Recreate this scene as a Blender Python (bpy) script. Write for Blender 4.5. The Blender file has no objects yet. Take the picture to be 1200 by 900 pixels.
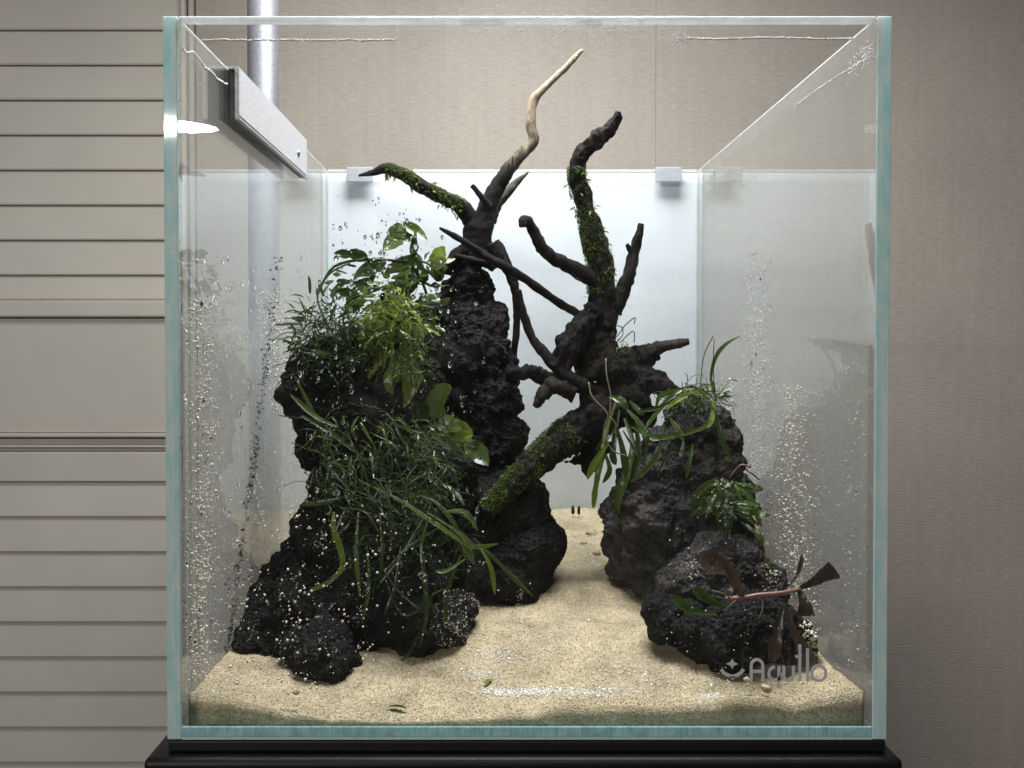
import bpy, bmesh, math, random
from mathutils import Vector, Matrix, Euler, noise
random.seed(7)
R = random.random
def U(a, b): return a + (b - a) * random.random()
scene = bpy.context.scene
C = scene.collection

# ------------------------------------------------------------------ camera
F, PX, PY, DIST = 946.0, 581.0, 418.0, 0.334          # focal length and principal point in 1200x900 pixels
CAM = Vector((-0.013, -DIST, 0.165))
PITCH = math.radians(0.9)
cd = bpy.data.cameras.new('camera')
cd.sensor_width = 36.0
cd.lens = F / 1200 * 36
cd.shift_x = (600 - PX) / 1200
cd.shift_y = (PY - 450) / 1200
cd.clip_start = 0.01
cd.clip_end = 50
cam = bpy.data.objects.new('camera', cd)
C.objects.link(cam)
cam.location = CAM
cam.rotation_euler = (math.pi / 2 - PITCH, 0, 0)
scene.camera = cam

# ------------------------------------------------------------------ world, lamps, exposure
w = bpy.data.worlds.new('World')
scene.world = w
w.use_nodes = True
w.node_tree.nodes['Background'].inputs[0].default_value = (1.0, 0.94, 0.86, 1)
w.node_tree.nodes['Background'].inputs[1].default_value = 0.035
def area(name, loc, rot, sx, sy, power, col, shape='RECTANGLE'):
    l = bpy.data.lights.new(name, 'AREA')
    l.shape = shape; l.size = sx; l.size_y = sy; l.energy = power; l.color = col
    o = bpy.data.objects.new(name, l); C.objects.link(o)
    o.location = loc; o.rotation_euler = rot
    return o
# the aquarium lamp that hangs over the tank on its pole
area('aquarium_lamp', (0.0, 0.125, 0.620), (0, 0, 0), 0.28, 0.22, 7.3, (0.97, 0.985, 1.0))
# strip light on the ceiling of the room behind the photographer
area('room_strip_light', (-1.70, -2.66, 1.0), (math.radians(78), 0, math.radians(-14)), 1.25, 0.072, 36.0, (1.0, 0.965, 0.92), 'ELLIPSE')
# added overhead fill, standing in for the room's ambient light
area('overhead_fill_light', (0.25, -1.1, 2.3), (math.radians(32), 0, 0), 1.4, 1.0, 3.5, (1.0, 0.93, 0.85))
vs = scene.view_settings
vs.view_transform = 'Standard'; vs.look = 'None'; vs.exposure = 0; vs.gamma = 1; vs.use_curve_mapping = False
scene.cycles.use_denoising = True
scene.cycles.max_bounces = 10
scene.cycles.diffuse_bounces = 4
scene.cycles.glossy_bounces = 5
scene.cycles.transmission_bounces = 8
scene.cycles.transparent_max_bounces = 24
scene.cycles.caustics_reflective = False
scene.cycles.caustics_refractive = False

# ------------------------------------------------------------------ helpers
cp, sp = math.cos(PITCH), math.sin(PITCH)
def P(px, py, Y):
    """point at depth Y (metres behind the front glass) seen at a spot of the photograph"""
    u = (px - PX) / F; v = -(py - PY) / F
    d = Vector((u, cp + v * sp, -sp + v * cp))
    return CAM + d * ((Y + DIST) / d.y)
def PXX(px, py, X):
    """point on the plane x = X"""
    u = (px - PX) / F; v = -(py - PY) / F
    d = Vector((u, cp + v * sp, -sp + v * cp))
    return CAM + d * ((X - CAM.x) / d.x)
def rm(rpx, Y): return rpx / F * (Y + DIST)

def link(name, me, mat=None, parent=None):
    o = bpy.data.objects.new(name, me)
    C.objects.link(o)
    if mat is not None and me is not None and len(me.materials) == 0:
        me.materials.append(mat)
    if parent is not None:
        o.parent = parent
        o.matrix_parent_inverse = parent['_inv'] if False else Matrix.Translation(-world_loc(parent))
    return o
LOC = {}
def world_loc(o):
    return LOC.get(o.name, Vector((0, 0, 0)))
def thing(name, label, cat, loc=(0, 0, 0), group=None):
    o = bpy.data.objects.new(name, None); C.objects.link(o)
    o.location = loc; o.empty_display_size = 0.01
    LOC[o.name] = Vector(loc)
    o['label'] = label; o['category'] = cat
    if group: o['group'] = group
    return o
def tag(o, label, cat, group=None):
    o['label'] = label; o['category'] = cat
    if group: o['group'] = group
    return o
def stuff(o): o['kind'] = 'stuff'; return o
def struct(o): o['kind'] = 'structure'; return o
def mesh_bm(bm, smooth=False):
    me = bpy.data.meshes.new('m'); bm.to_mesh(me); bm.free()
    if smooth: me.shade_smooth()
    return me
def add_box(bm, x0, x1, y0, y1, z0, z1):
    v = [bm.verts.new(c) for c in ((x0,y0,z0),(x1,y0,z0),(x1,y1,z0),(x0,y1,z0),(x0,y0,z1),(x1,y0,z1),(x1,y1,z1),(x0,y1,z1))]
    for f in ((0,3,2,1),(4,5,6,7),(0,1,5,4),(1,2,6,5),(2,3,7,6),(3,0,4,7)):
        bm.faces.new([v[i] for i in f])
    return v
def box_me(x0, x1, y0, y1, z0, z1, bev=0, seg=2):
    bm = bmesh.new(); add_box(bm, x0, x1, y0, y1, z0, z1)
    if bev: bmesh.ops.bevel(bm, geom=list(bm.edges), offset=bev, segments=seg, affect='EDGES', profile=0.5)
    return mesh_bm(bm)
def catmull(pts, sub):
    n = len(pts); out = []
    for i in range(n - 1):
        p0 = pts[max(i-1,0)]; p1 = pts[i]; p2 = pts[i+1]; p3 = pts[min(i+2,n-1)]
        for k in range(sub):
            t = k / sub
            out.append(0.5*((2*p1)+(p2-p0)*t+(2*p0-5*p1+4*p2-p3)*t*t+(3*p1-p0-3*p2+p3)*t*t*t))
    out.append(pts[-1].copy())
    return out
def path(spec, sub=5):
    """spec: (px, py, radius_px, Y) -> smooth list of (Vector, radius)"""
    v4 = []
    for px, py, r, Y in spec:
        p = P(px, py, Y); v4.append(Vector((p.x, p.y, p.z, rm(r, Y))))
    return [(Vector(q[:3]), max(q[3], 0.0002)) for q in catmull(v4, sub)]
def add_tube(bm, pth, seg=12, wob=0.0, seed=0.0, flat=1.0):
    rings = []; ref = Vector((0.31, -0.9, 0.2)).normalized(); n = len(pth)
    for i, (p, r) in enumerate(pth):
        t = (pth[min(i+1,n-1)][0] - pth[max(i-1,0)][0]).normalized()
        a = (ref - t * ref.dot(t)).normalized(); b = t.cross(a); ref = a
        ring = []
        for k in range(seg):
            an = 2*math.pi*k/seg
            d = a*math.cos(an) + b*math.sin(an)*flat
            rr = r
            if wob:
                q = p*220 + d*1.1 + Vector((seed,seed*1.7,seed*.3))
                rr = r*(1 + wob*(noise.noise(q) + .7*noise.noise(q*2.3) + .5*noise.noise(p*900+d*.6)) + wob*1.2*max(0, noise.noise(p*160+Vector((seed,0,0)))-.25))
            ring.append(bm.verts.new(p + d*rr))
        rings.append(ring)
    for i in range(n-1):
        for k in range(seg):
            bm.faces.new((rings[i][k], rings[i][(k+1)%seg], rings[i+1][(k+1)%seg], rings[i+1][k]))
    for ring, q, rev in ((rings[0], pth[0][0], True), (rings[-1], pth[-1][0], False)):
        c = bm.verts.new(q)
        for k in range(seg):
            f = (ring[(k+1)%seg], ring[k], c) if rev else (ring[k], ring[(k+1)%seg], c)
            bm.faces.new(f)
def tube_me(spec, seg=14, sub=8, wob=0.22, flat=1.0):
    bm = bmesh.new(); add_tube(bm, path(spec, sub), seg, wob, spec[0][0]*.37, flat)
    return mesh_bm(bm, True)
def remesh(me, voxel, smooth_iter=0):
    o = bpy.data.objects.new('tmp', me); C.objects.link(o)
    m = o.modifiers.new('r', 'REMESH'); m.mode = 'VOXEL'; m.voxel_size = voxel
    if smooth_iter:
        s = o.modifiers.new('s', 'SMOOTH'); s.iterations = smooth_iter; s.factor = .5
    dg = bpy.context.evaluated_depsgraph_get()
    out = bpy.data.meshes.new_from_object(o.evaluated_get(dg))
    bpy.data.objects.remove(o)
    return out
def add_ball(bm, c, r, sub=2, sq=(1,1,1)):
    bmesh.ops.create_icosphere(bm, subdivisions=sub, radius=1.0, matrix=Matrix.Translation(c) @ Matrix.Diagonal((r*sq[0], r*sq[1], r*sq[2], 1)))

# ------------------------------------------------------------------ materials
def mat(name):
    m = bpy.data.materials.new(name); m.use_nodes = True
    nt = m.node_tree; nt.nodes.clear()
    out = nt.nodes.new('ShaderNodeOutputMaterial')
    return m, nt, out
def nd(nt, t, **kw):
    n = nt.nodes.new(t)
    for k, v in kw.items():
        if k.startswith('i_'):
            key = k[2:]; key = int(key) if key.isdigit() else key.replace('_', ' ')
            n.inputs[key].default_value = v
        else: setattr(n, k, v)
    return n
def L(nt, a, ao, b, bi): nt.links.new(a.outputs[ao], b.inputs[bi])
def ramp(nt, stops, src=None, so=0):
    r = nt.nodes.new('ShaderNodeValToRGB'); e = r.color_ramp.elements
    while len(e) < len(stops): e.new(.5)
    for el, (p, c) in zip(e, stops):
        el.position = p; el.color = c if len(c) == 4 else (*c, 1)
    if src: L(nt, src, so, r, 0)
    return r
def g(v): return (v, v, v, 1)
def coords(nt, scale=(1,1,1), kind='Object'):
    tc = nd(nt, 'ShaderNodeTexCoord'); mp = nd(nt, 'ShaderNodeMapping')
    mp.inputs['Scale'].default_value = scale; L(nt, tc, kind, mp, 0)
    return mp
def geo_pos(nt, scale=(1,1,1)):
    ge = nd(nt, 'ShaderNodeNewGeometry'); mp = nd(nt, 'ShaderNodeMapping')
    mp.inputs['Scale'].default_value = scale; L(nt, ge, 'Position', mp, 0)
    return mp
def ntex(nt, src, scale, detail=4, rough=.55, dist=0):
    n = nd(nt, 'ShaderNodeTexNoise'); n.inputs['Scale'].default_value = scale; n.inputs['Detail'].default_value = detail
    n.inputs['Roughness'].default_value = rough; n.inputs['Distortion'].default_value = dist
    L(nt, src, 0, n, 'Vector'); return n
def vtex(nt, src, scale, feature='F1'):
    n = nd(nt, 'ShaderNodeTexVoronoi', feature=feature); n.inputs['Scale'].default_value = scale
    L(nt, src, 0, n, 'Vector'); return n
def math_n(nt, op, a=None, b=None, ao=0, bo=0, va=None, vb=None):
    n = nd(nt, 'ShaderNodeMath', operation=op)
    if a is not None: L(nt, a, ao, n, 0)
    if b is not None: L(nt, b, bo, n, 1)
    if va is not None: n.inputs[0].default_value = va
    if vb is not None: n.inputs[1].default_value = vb
    return n
def bump(nt, h, ho, strength, dist, prev=None):
    b = nd(nt, 'ShaderNodeBump'); b.inputs['Strength'].default_value = strength; b.inputs['Distance'].default_value = dist
    L(nt, h, ho, b, 'Height')
    if prev: L(nt, prev, 0, b, 'Normal')
    return b
def principled(nt, out, base=(.5,.5,.5), rough=.5, metal=0, spec=.5):
    p = nd(nt, 'ShaderNodeBsdfPrincipled')
    p.inputs['Base Color'].default_value = (*base, 1); p.inputs['Roughness'].default_value = rough
    p.inputs['Metallic'].default_value = metal; p.inputs['Specular IOR Level'].default_value = spec
    L(nt, p, 0, out, 0); return p

def simple(name, base, rough=.5, metal=0, var=0.15, vscale=60, bscale=None, bstr=.2, bdist=.0005, spec=.5):
    m, nt, out = mat(name); p = principled(nt, out, base, rough, metal, spec)
    s = geo_pos(nt); n = ntex(nt, s, vscale, 5)
    a = tuple(c*(1-var) for c in base); b = tuple(min(1, c*(1+var)) for c in base)
    r = ramp(nt, [(.3, a), (.7, b)], n); L(nt, r, 0, p, 'Base Color')
    if bscale:
        n2 = ntex(nt, s, bscale, 6); L(nt, bump(nt, n2, 0, bstr, bdist), 0, p, 'Normal')
    return m

def pane_mat(name, film=None, spots=None, tint=(.985, .993, .990)):
    """clear pane: Fresnel reflection over straight transmission; film adds a dried water film of real scattering"""
    m, nt, out = mat(name)
    tr = nd(nt, 'ShaderNodeBsdfTransparent'); tr.inputs[0].default_value = (*tint, 1)
    gl = nd(nt, 'ShaderNodeBsdfGlossy'); gl.inputs['Roughness'].default_value = 0.0
    gl.inputs['Color'].default_value = (.95, .98, .97, 1)
    ge = nd(nt, 'ShaderNodeNewGeometry')
    ior = nd(nt, 'ShaderNodeMix', data_type='FLOAT'); ior.inputs['A'].default_value = 1.5; ior.inputs['B'].default_value = 1/1.5
    L(nt, ge, 'Backfacing', ior, 'Factor')
    fr = nd(nt, 'ShaderNodeFresnel'); L(nt, ior, 'Result', fr, 'IOR')
    mx = nd(nt, 'ShaderNodeMixShader'); L(nt, fr, 0, mx, 0); L(nt, tr, 0, mx, 1); L(nt, gl, 0, mx, 2)
    last = mx
    if film:
        amt = film(nt)
        df = nd(nt, 'ShaderNodeBsdfDiffuse'); df.inputs[0].default_value = (.86, .86, .84, 1)
        tl = nd(nt, 'ShaderNodeBsdfTranslucent'); tl.inputs[0].default_value = (.86, .86, .84, 1)
        a = nd(nt, 'ShaderNodeMixShader'); a.inputs[0].default_value = .5; L(nt, df, 0, a, 1); L(nt, tl, 0, a, 2)
        m2 = nd(nt, 'ShaderNodeMixShader'); L(nt, amt, 0, m2, 0); L(nt, mx, 0, m2, 1); L(nt, a, 0, m2, 2)
        last = m2
    L(nt, last, 0, out, 0)
    return m

def film_sides(streak, lo, hi, zline):
    def f(nt):
        s = geo_pos(nt, (1, 1, .35)); n = ntex(nt, s, 90, 6, .65)
        s2 = geo_pos(nt); n2 = ntex(nt, s2, 700, 3, .6)
        big = ntex(nt, s2, 16, 3, .6)
        sep = nd(nt, 'ShaderNodeSeparateXYZ'); ge = nd(nt, 'ShaderNodeNewGeometry'); L(nt, ge, 'Position', sep, 0)
        # the old water line: film only below it
        mr = nd(nt, 'ShaderNodeMapRange', clamp=True); mr.inputs['From Min'].default_value = zline + .006; mr.inputs['From Max'].default_value = zline - .012
        wz = math_n(nt, 'MULTIPLY_ADD', big, None); wz.inputs[1].default_value = .016; L(nt, sep, 'Z', wz, 2)
        L(nt, wz, 0, mr, 'Value')
        r = ramp(nt, [(.30, g(lo)), (.72, g(hi))], n); r2 = ramp(nt, [(.35, g(.65)), (.72, g(1.25))], n2)
        a = math_n(nt, 'MULTIPLY', r, r2); b = math_n(nt, 'MULTIPLY', a, mr)
        c = math_n(nt, 'ADD', b, None, vb=streak)
        return c
    return f
def film_front(nt):
    s = geo_pos(nt); n = ntex(nt, s, 120, 5, .7); n2 = ntex(nt, s, 14, 3)
    a = ramp(nt, [(.48, g(0)), (.8, g(.05))], n); b = ramp(nt, [(.45, g(0.1)), (.65, g(1))], n2)
    c = math_n(nt, 'MULTIPLY', a, b); return c
M = {}
M['pane_front'] = pane_mat('pane_front', film_front)
M['pane_back'] = pane_mat('pane_back', film_front)
M['pane_left'] = pane_mat('pane_left', film_sides(.05, .14, .36, .192))
M['pane_right'] = pane_mat('pane_right', film_sides(.06, .10, .22, .182))

def edge_mat(name, ca, cb, sc):
    """ground green-blue edge of float glass"""
    m, nt, out = mat(name)
    p = principled(nt, out, ca, .05)
    s = geo_pos(nt, sc); n = ntex(nt, s, 100, 4, .6, .4)
    s2 = geo_pos(nt, (6.5, 2.5, .04)); n2 = ntex(nt, s2, 130, 2)
    mixf = math_n(nt, 'MULTIPLY_ADD', n, None, vb=.55); L(nt, math_n(nt, 'MULTIPLY', n2, None, vb=.45), 0, mixf, 2)
    r = ramp(nt, [(.36, ca), (.6, cb)], mixf); L(nt, r, 0, p, 'Base Color')
    tl = nd(nt, 'ShaderNodeBsdfTranslucent'); L(nt, r, 0, tl, 0)
    mx = nd(nt, 'ShaderNodeMixShader'); mx.inputs[0].default_value = .3
    L(nt, p, 0, mx, 1); L(nt, tl, 0, mx, 2); L(nt, mx, 0, out, 0)
    return m
M['edge'] = edge_mat('glass_edge', (.56, .92, .91), (.95, 1.0, 1.0), (3, 3, .9))
M['edge_bottom'] = edge_mat('glass_edge_bottom', (.30, .58, .60), (.62, .88, .88), (2.2, 1, 2))
M['edge_top'] = edge_mat('glass_edge_top', (.82, .84, .84), (.95, .96, .96), (.5, 1, 1))

def wallpaper():
    m, nt, out = mat('wallpaper'); p = principled(nt, out, (.4,.35,.3), .8, 0, .2)
    s = geo_pos(nt, (.10, 1, 1)); n = ntex(nt, s, 950, 3, .65)
    sv = geo_pos(nt, (1, 1, .03)); nv = ntex(nt, sv, 210, 3, .6)
    sb = geo_pos(nt); nb = ntex(nt, sb, 9, 3)
    a = math_n(nt, 'MULTIPLY_ADD', n, None, vb=.80); L(nt, math_n(nt, 'MULTIPLY', nv, None, vb=.20), 0, a, 2)
    r = ramp(nt, [(.32, (.325,.285,.245)), (.5, (.38,.337,.293)), (.68, (.44,.393,.345))], a)
    mx = nd(nt, 'ShaderNodeMix', data_type='RGBA', blend_type='MULTIPLY'); mx.inputs['Factor'].default_value = .35
    rb = ramp(nt, [(.35, g(.8)), (.65, g(1))], nb)
    L(nt, r, 0, mx, 'A'); L(nt, rb, 0, mx, 'B'); L(nt, mx, 'Result', p, 'Base Color')
    L(nt, bump(nt, a, 0, .55, .0012), 0, p, 'Normal')
    return m
M['wallpaper'] = wallpaper()
M['siding'] = simple('painted_siding', (.455, .428, .374), .5, 0, .05, 12, 260, .12, .0008)
M['trim'] = simple('painted_trim', (.36, .335, .29), .5, 0, .05, 20)
M['black'] = simple('black_laminate', (.0035, .0035, .0045), .5, 0, .3, 40, 900, .06, .0002)
M['mat_black'] = simple('black_foam', (.006, .006, .008), .6, 0, .3, 500, 900, .3, .0003)
M['rubber'] = simple('black_rubber', (.012, .012, .012), .5)
M['panel'] = simple('white_panel', (.89, .92, .98), .6, 0, .015, 14, 40, .05, .001)
M['sil'] = simple('silicone', (.36, .47, .50), .3, 0, .2, 200)
M['screw'] = simple('screw_steel', (.35, .35, .34), .35, .8)
M['lime'] = simple('limescale', (.86, .85, .85), .8, 0, .08, 900)
M['crust'] = simple('pale_sand_crust', (.74, .69, .55), .8, 0, .25, 1500)
M['glint'] = simple('wet_glint', (.86, .84, .80), .12, 0, .1, 900, spec=1.0)  # near-white, so the colour itself paints sparkle on wet sand
M['logo'] = simple('etched_print', (.66, .66, .68), .7, 0, .06, 600)
def metal(name, base, rough, sc, mt=.85):
    m, nt, out = mat(name); p = principled(nt, out, base, rough, mt)
    s = geo_pos(nt); v = vtex(nt, s, sc); n = ntex(nt, s, sc*.6, 4, .7)
    r = ramp(nt, [(.3, tuple(c*.62 for c in base)), (.72, tuple(min(1, c*1.3) for c in base))], n); L(nt, r, 0, p, 'Base Color')
    L(nt, bump(nt, v, 0, .35, .0003), 0, p, 'Normal'); return m
M['alu'] = metal('anodised_aluminium', (.62, .62, .64), .5, 1500, .25)
M['pole'] = metal('grey_pole', (.24, .24, .265), .55, 1100, .55)
def acrylic():
    m, nt, out = mat('clip_acrylic'); p = principled(nt, out, (.62,.64,.67), .25)
    tl = nd(nt, 'ShaderNodeBsdfTranslucent'); tl.inputs[0].default_value = (.6,.62,.65,1)
    s = geo_pos(nt); n = ntex(nt, s, 300, 3); L(nt, ramp(nt, [(.3,(.56,.58,.61)),(.7,(.68,.70,.73))], n), 0, p, 'Base Color')
    tr = nd(nt, 'ShaderNodeBsdfTransparent'); tr.inputs[0].default_value = (.85,.87,.9,1)
    a = nd(nt, 'ShaderNodeMixShader'); a.inputs[0].default_value = .4; L(nt, p, 0, a, 1); L(nt, tl, 0, a, 2)
    b = nd(nt, 'ShaderNodeMixShader'); b.inputs[0].default_value = .3; L(nt, a, 0, b, 1); L(nt, tr, 0, b, 2); L(nt, b, 0, out, 0)
    return m
M['clip'] = acrylic()

def rock_mat(name, lo, mid, hi):
    m, nt, out = mat(name); p = principled(nt, out, mid, .62, 0, .28)
    s = geo_pos(nt); n1 = ntex(nt, s, 70, 8, .68); n2 = ntex(nt, s, 520, 5, .7); v = vtex(nt, s, 420)
    r = ramp(nt, [(.28, lo), (.5, mid), (.74, hi)], n1)
    r2 = ramp(nt, [(.3, g(.45)), (.72, g(1.5))], n2)
    mx = nd(nt, 'ShaderNodeMix', data_type='RGBA', blend_type='MULTIPLY'); mx.inputs['Factor'].default_value = 1
    L(nt, r, 0, mx, 'A'); L(nt, r2, 0, mx, 'B')
    spk = ntex(nt, s, 950, 2, .5); rs = ramp(nt, [(.70, g(0)), (.76, g(1))], spk)
    m3 = nd(nt, 'ShaderNodeMix', data_type='RGBA'); m3.inputs['B'].default_value = (.16, .15, .13, 1)
    L(nt, rs, 0, m3, 'Factor'); L(nt, mx, 'Result', m3, 'A')
    stn = ntex(nt, s, 26, 6, .7); rst = ramp(nt, [(.52, g(0)), (.70, g(.75))], stn)
    alg_dark = ntex(nt, s, 19, 6, .75, .5); ral = ramp(nt, [(.56, g(0)), (.72, g(.6))], alg_dark)
    m4 = nd(nt, 'ShaderNodeMix', data_type='RGBA'); m4.inputs['B'].default_value = (mid[0]*2.6, mid[1]*2.0, mid[2]*1.5, 1)
    L(nt, rst, 0, m4, 'Factor'); L(nt, m3, 'Result', m4, 'A')
    m5 = nd(nt, 'ShaderNodeMix', data_type='RGBA'); m5.inputs['B'].default_value = (mid[0]*1.5, mid[1]*2.0, mid[2]*.8, 1)
    L(nt, ral, 0, m5, 'Factor'); L(nt, m4, 'Result', m5, 'A'); L(nt, m5, 'Result', p, 'Base Color')
    rr = ramp(nt, [(.33, g(.25)), (.55, g(.9))], n2); L(nt, rr, 0, p, 'Roughness')
    b1 = bump(nt, n2, 0, 1.0, .0045); b2 = bump(nt, v, 0, .9, .003, b1); L(nt, b2, 0, p, 'Normal')
    return m
M['rock'] = rock_mat('lava_rock_black', (.0018,.0018,.002), (.0055,.0054,.006), (.019,.018,.019))
M['rock_grey'] = rock_mat('lava_rock_grey', (.012,.011,.012), (.052,.048,.048), (.14,.13,.126))

def sand_mat():
    m, nt, out = mat('sand'); p = principled(nt, out, (.5,.42,.29), .75, 0, .4)
    s = geo_pos(nt); v = vtex(nt, s, 1700); n = ntex(nt, s, 45, 5, .6); nf = ntex(nt, s, 2200, 3, .7)
    col = nd(nt, 'ShaderNodeSeparateColor'); L(nt, v, 'Color', col, 0)
    r = ramp(nt, [(.0, (.18,.135,.08)), (.06, (.32,.255,.148)), (.55, (.44,.362,.225)), (.95, (.62,.535,.37)), (1, (.22,.175,.11))], col, 0)
    r2 = ramp(nt, [(.3, g(.62)), (.7, g(1.15))], n)
    mx = nd(nt, 'ShaderNodeMix', data_type='RGBA', blend_type='MULTIPLY'); mx.inputs['Factor'].default_value = 1
    L(nt, r, 0, mx, 'A'); L(nt, r2, 0, mx, 'B'); L(nt, mx, 'Result', p, 'Base Color')
    wet = ntex(nt, geo_pos(nt, (.7, 1.6, 1)), 34, 3, .55); rw = ramp(nt, [(.54, g(.8)), (.64, g(.14))], wet); L(nt, rw, 0, p, 'Roughness')
    b1 = bump(nt, v, 'Distance', .45, .0006); b2 = bump(nt, nf, 0, .5, .0005, b1); L(nt, b2, 0, p, 'Normal')
    return m
M['sand'] = sand_mat()

def wood_mat(name, dark, lightc, pale=None, z0=.2, z1=.3):
    m, nt, out = mat(name); p = principled(nt, out, dark, .62, 0, .18)
    s = geo_pos(nt, (1, 1, .16)); n = ntex(nt, s, 520, 7, .7, .8); n2 = ntex(nt, geo_pos(nt), 60, 5)
    a = math_n(nt, 'MULTIPLY_ADD', n, None, vb=.6); L(nt, math_n(nt, 'MULTIPLY', n2, None, vb=.4), 0, a, 2)
    r = ramp(nt, [(.34, tuple(c*.45 for c in dark)), (.55, dark), (.66, lightc), (.72, tuple(c*1.5 for c in lightc))], a); last = r; lo = 0
    if pale:
        sep = nd(nt, 'ShaderNodeSeparateXYZ'); ge = nd(nt, 'ShaderNodeNewGeometry'); L(nt, ge, 'Position', sep, 0)
        ad = math_n(nt, 'MULTIPLY_ADD', a, None, vb=.13); L(nt, sep, 'Z', ad, 2)
        mr = nd(nt, 'ShaderNodeMapRange', clamp=True); mr.inputs['From Min'].default_value = z0+.066; mr.inputs['From Max'].default_value = z1+.066
        L(nt, ad, 0, mr, 'Value')
        rp = ramp(nt, [(.3, tuple(c*.6 for c in pale)), (.6, pale)], a)
        mx = nd(nt, 'ShaderNodeMix', data_type='RGBA'); L(nt, mr, 0, mx, 'Factor'); L(nt, r, 0, mx, 'A'); L(nt, rp, 0, mx, 'B'); last = mx; lo = 'Result'
    L(nt, last, lo, p, 'Base Color'); L(nt, bump(nt, a, 0, 1.0, .003), 0, p, 'Normal')
    return m
M['wood'] = wood_mat('wet_driftwood', (.0085, .0066, .0056), (.062, .048, .039))
M['wood_pale'] = wood_mat('drying_driftwood', (.0085, .0066, .0056), (.062, .048, .039), (.50, .40, .28), .272, .318)
M['wood_bleached'] = wood_mat('bleached_driftwood', (.10, .085, .068), (.26, .225, .185))
M['wood_grey'] = wood_mat('bare_driftwood', (.028, .021, .017), (.10, .080, .063))

def leaf_mat(name, c0, c1, trans=.35, rough=.28):
    m, nt, out = mat(name); p = principled(nt, out, c0, rough, 0, .5)
    oi = nd(nt, 'ShaderNodeObjectInfo'); s = geo_pos(nt); n = ntex(nt, s, 260, 4)
    a = math_n(nt, 'MULTIPLY_ADD', oi, None, ao='Random', vb=.6); L(nt, math_n(nt, 'MULTIPLY', n, None, vb=.5), 0, a, 2)
    r = ramp(nt, [(.15, c0), (.95, c1)], a); L(nt, r, 0, p, 'Base Color')
    nb = ntex(nt, s, 150, 5, .7); rb = ramp(nt, [(.66, g(0)), (.78, g(.6))], nb)
    mb = nd(nt, 'ShaderNodeMix', data_type='RGBA'); mb.inputs['B'].default_value = (.055, .038, .016, 1); L(nt, rb, 0, mb, 'Factor'); L(nt, r, 0, mb, 'A'); L(nt, mb, 'Result', p, 'Base Color')
    L(nt, bump(nt, n, 0, .45, .0010), 0, p, 'Normal')
    tl = nd(nt, 'ShaderNodeBsdfTranslucent'); L(nt, r, 0, tl, 0)
    mx = nd(nt, 'ShaderNodeMixShader'); mx.inputs[0].default_value = trans; L(nt, p, 0, mx, 1); L(nt, tl, 0, mx, 2); L(nt, mx, 0, out, 0)
    return m
M['leaf'] = leaf_mat('leaf_green', (.038,.070,.015), (.115,.175,.038), .4, .2)
M['leaf_yel'] = leaf_mat('leaf_yellow_green', (.12,.18,.024), (.34,.43,.075), .5, .22)
M['leaf_mid'] = leaf_mat('leaf_olive_green', (.075,.12,.018), (.19,.26,.05), .45, .22)
M['leaf_dark'] = leaf_mat('leaf_dark_olive', (.020,.040,.010), (.066,.10,.025), .38, .22)
M['leaf_brown'] = leaf_mat('leaf_brown', (.028,.020,.014), (.085,.055,.038), .3)
M['leaf_pink'] = leaf_mat('stem_pink', (.16,.075,.06), (.26,.15,.11), .2)
M['moss'] = leaf_mat('moss', (.060,.090,.012), (.22,.29,.045), .4, .45)
M['root'] = leaf_mat('root_pale', (.13,.105,.07), (.25,.21,.14), .2, .6)
def drop_mat():
    m, nt, out = mat('water_drop'); gls = nd(nt, 'ShaderNodeBsdfGlass'); gls.inputs['IOR'].default_value = 1.33; gls.inputs['Roughness'].default_value = 0
    L(nt, gls, 0, out, 0); return m
M['drop'] = drop_mat()

# ------------------------------------------------------------------ setting: wall, siding, stand
WY = 0.52
wall = struct(link('wall', box_me(-1.6, 1.6, WY+.012, WY+.06, -.6, 1.4), M['trim']))
xs = [P(231, 300, WY).x, P(768, 300, WY).x, 0.78, 1.6]
for a, b in zip(xs[:-1], xs[1:]):
    link('wallpaper_strip', box_me(a+.00008, b-.00008, WY, WY+.0115, -.6, 1.4, .0002, 1), M['wallpaper'], wall)
def zy(py): return P(581, py, WY).z
siding = thing('panelled_door', 'beige panelled door of narrow horizontal boards beside the glass tank', 'door', (-.9, WY, -.6))
XE = P(213, 300, WY).x
def slat(py0, py1, lean=.0016, name='slat'):
    z1, z0 = zy(py0), zy(py1)
    bm = bmesh.new()
    x0, x1 = -1.5, XE
    # a lap board: its lower edge stands proud and is rounded, its upper edge tucks under the board above
    prof = [(WY+.010, z0+.0003), (WY-lean, z0+.0003), (WY-lean-.0008, z0+.0018), (WY-lean-.0006, z0+.004), (WY+.001, z1-.0004), (WY+.010, z1-.0004)]
    va = [bm.verts.new((x0, y, z)) for y, z in prof]; vb = [bm.verts.new((x1, y, z)) for y, z in prof]
    n = len(prof)
    for i in range(n): bm.faces.new((va[i], va[(i+1)%n], vb[(i+1)%n], vb[i]))
    bm.faces.new(va[::-1]); bm.faces.new(vb)
    bmesh.ops.recalc_face_normals(bm, faces=list(bm.faces))
    return link(name, mesh_bm(bm), M['siding'], siding)
for i in range(-6, 8): slat(36+41*i, 77+41*i)
slat(323, 352, .002); 
link('rail', box_me(-1.5, XE, WY-.008, WY+.010, zy(372), zy(352)-.0006, .002), M['siding'], siding)
link('panel', box_me(-1.5, XE, WY-.001, WY+.010, zy(507), zy(372.6)-.0002, .0008), M['siding'], siding)
link('rail', box_me(-1.5, XE, WY-.005, WY+.010, zy(512), zy(507)-.0004, .0012), M['siding'], siding)
link('groove', box_me(-1.5, XE, WY+.006, WY+.010, zy(529), zy(512)-.0004), M['siding'], siding)
link('bead', box_me(-1.5, XE, WY-.001, WY+.010, zy(524.5), zy(522), .0009), M['siding'], siding)
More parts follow.
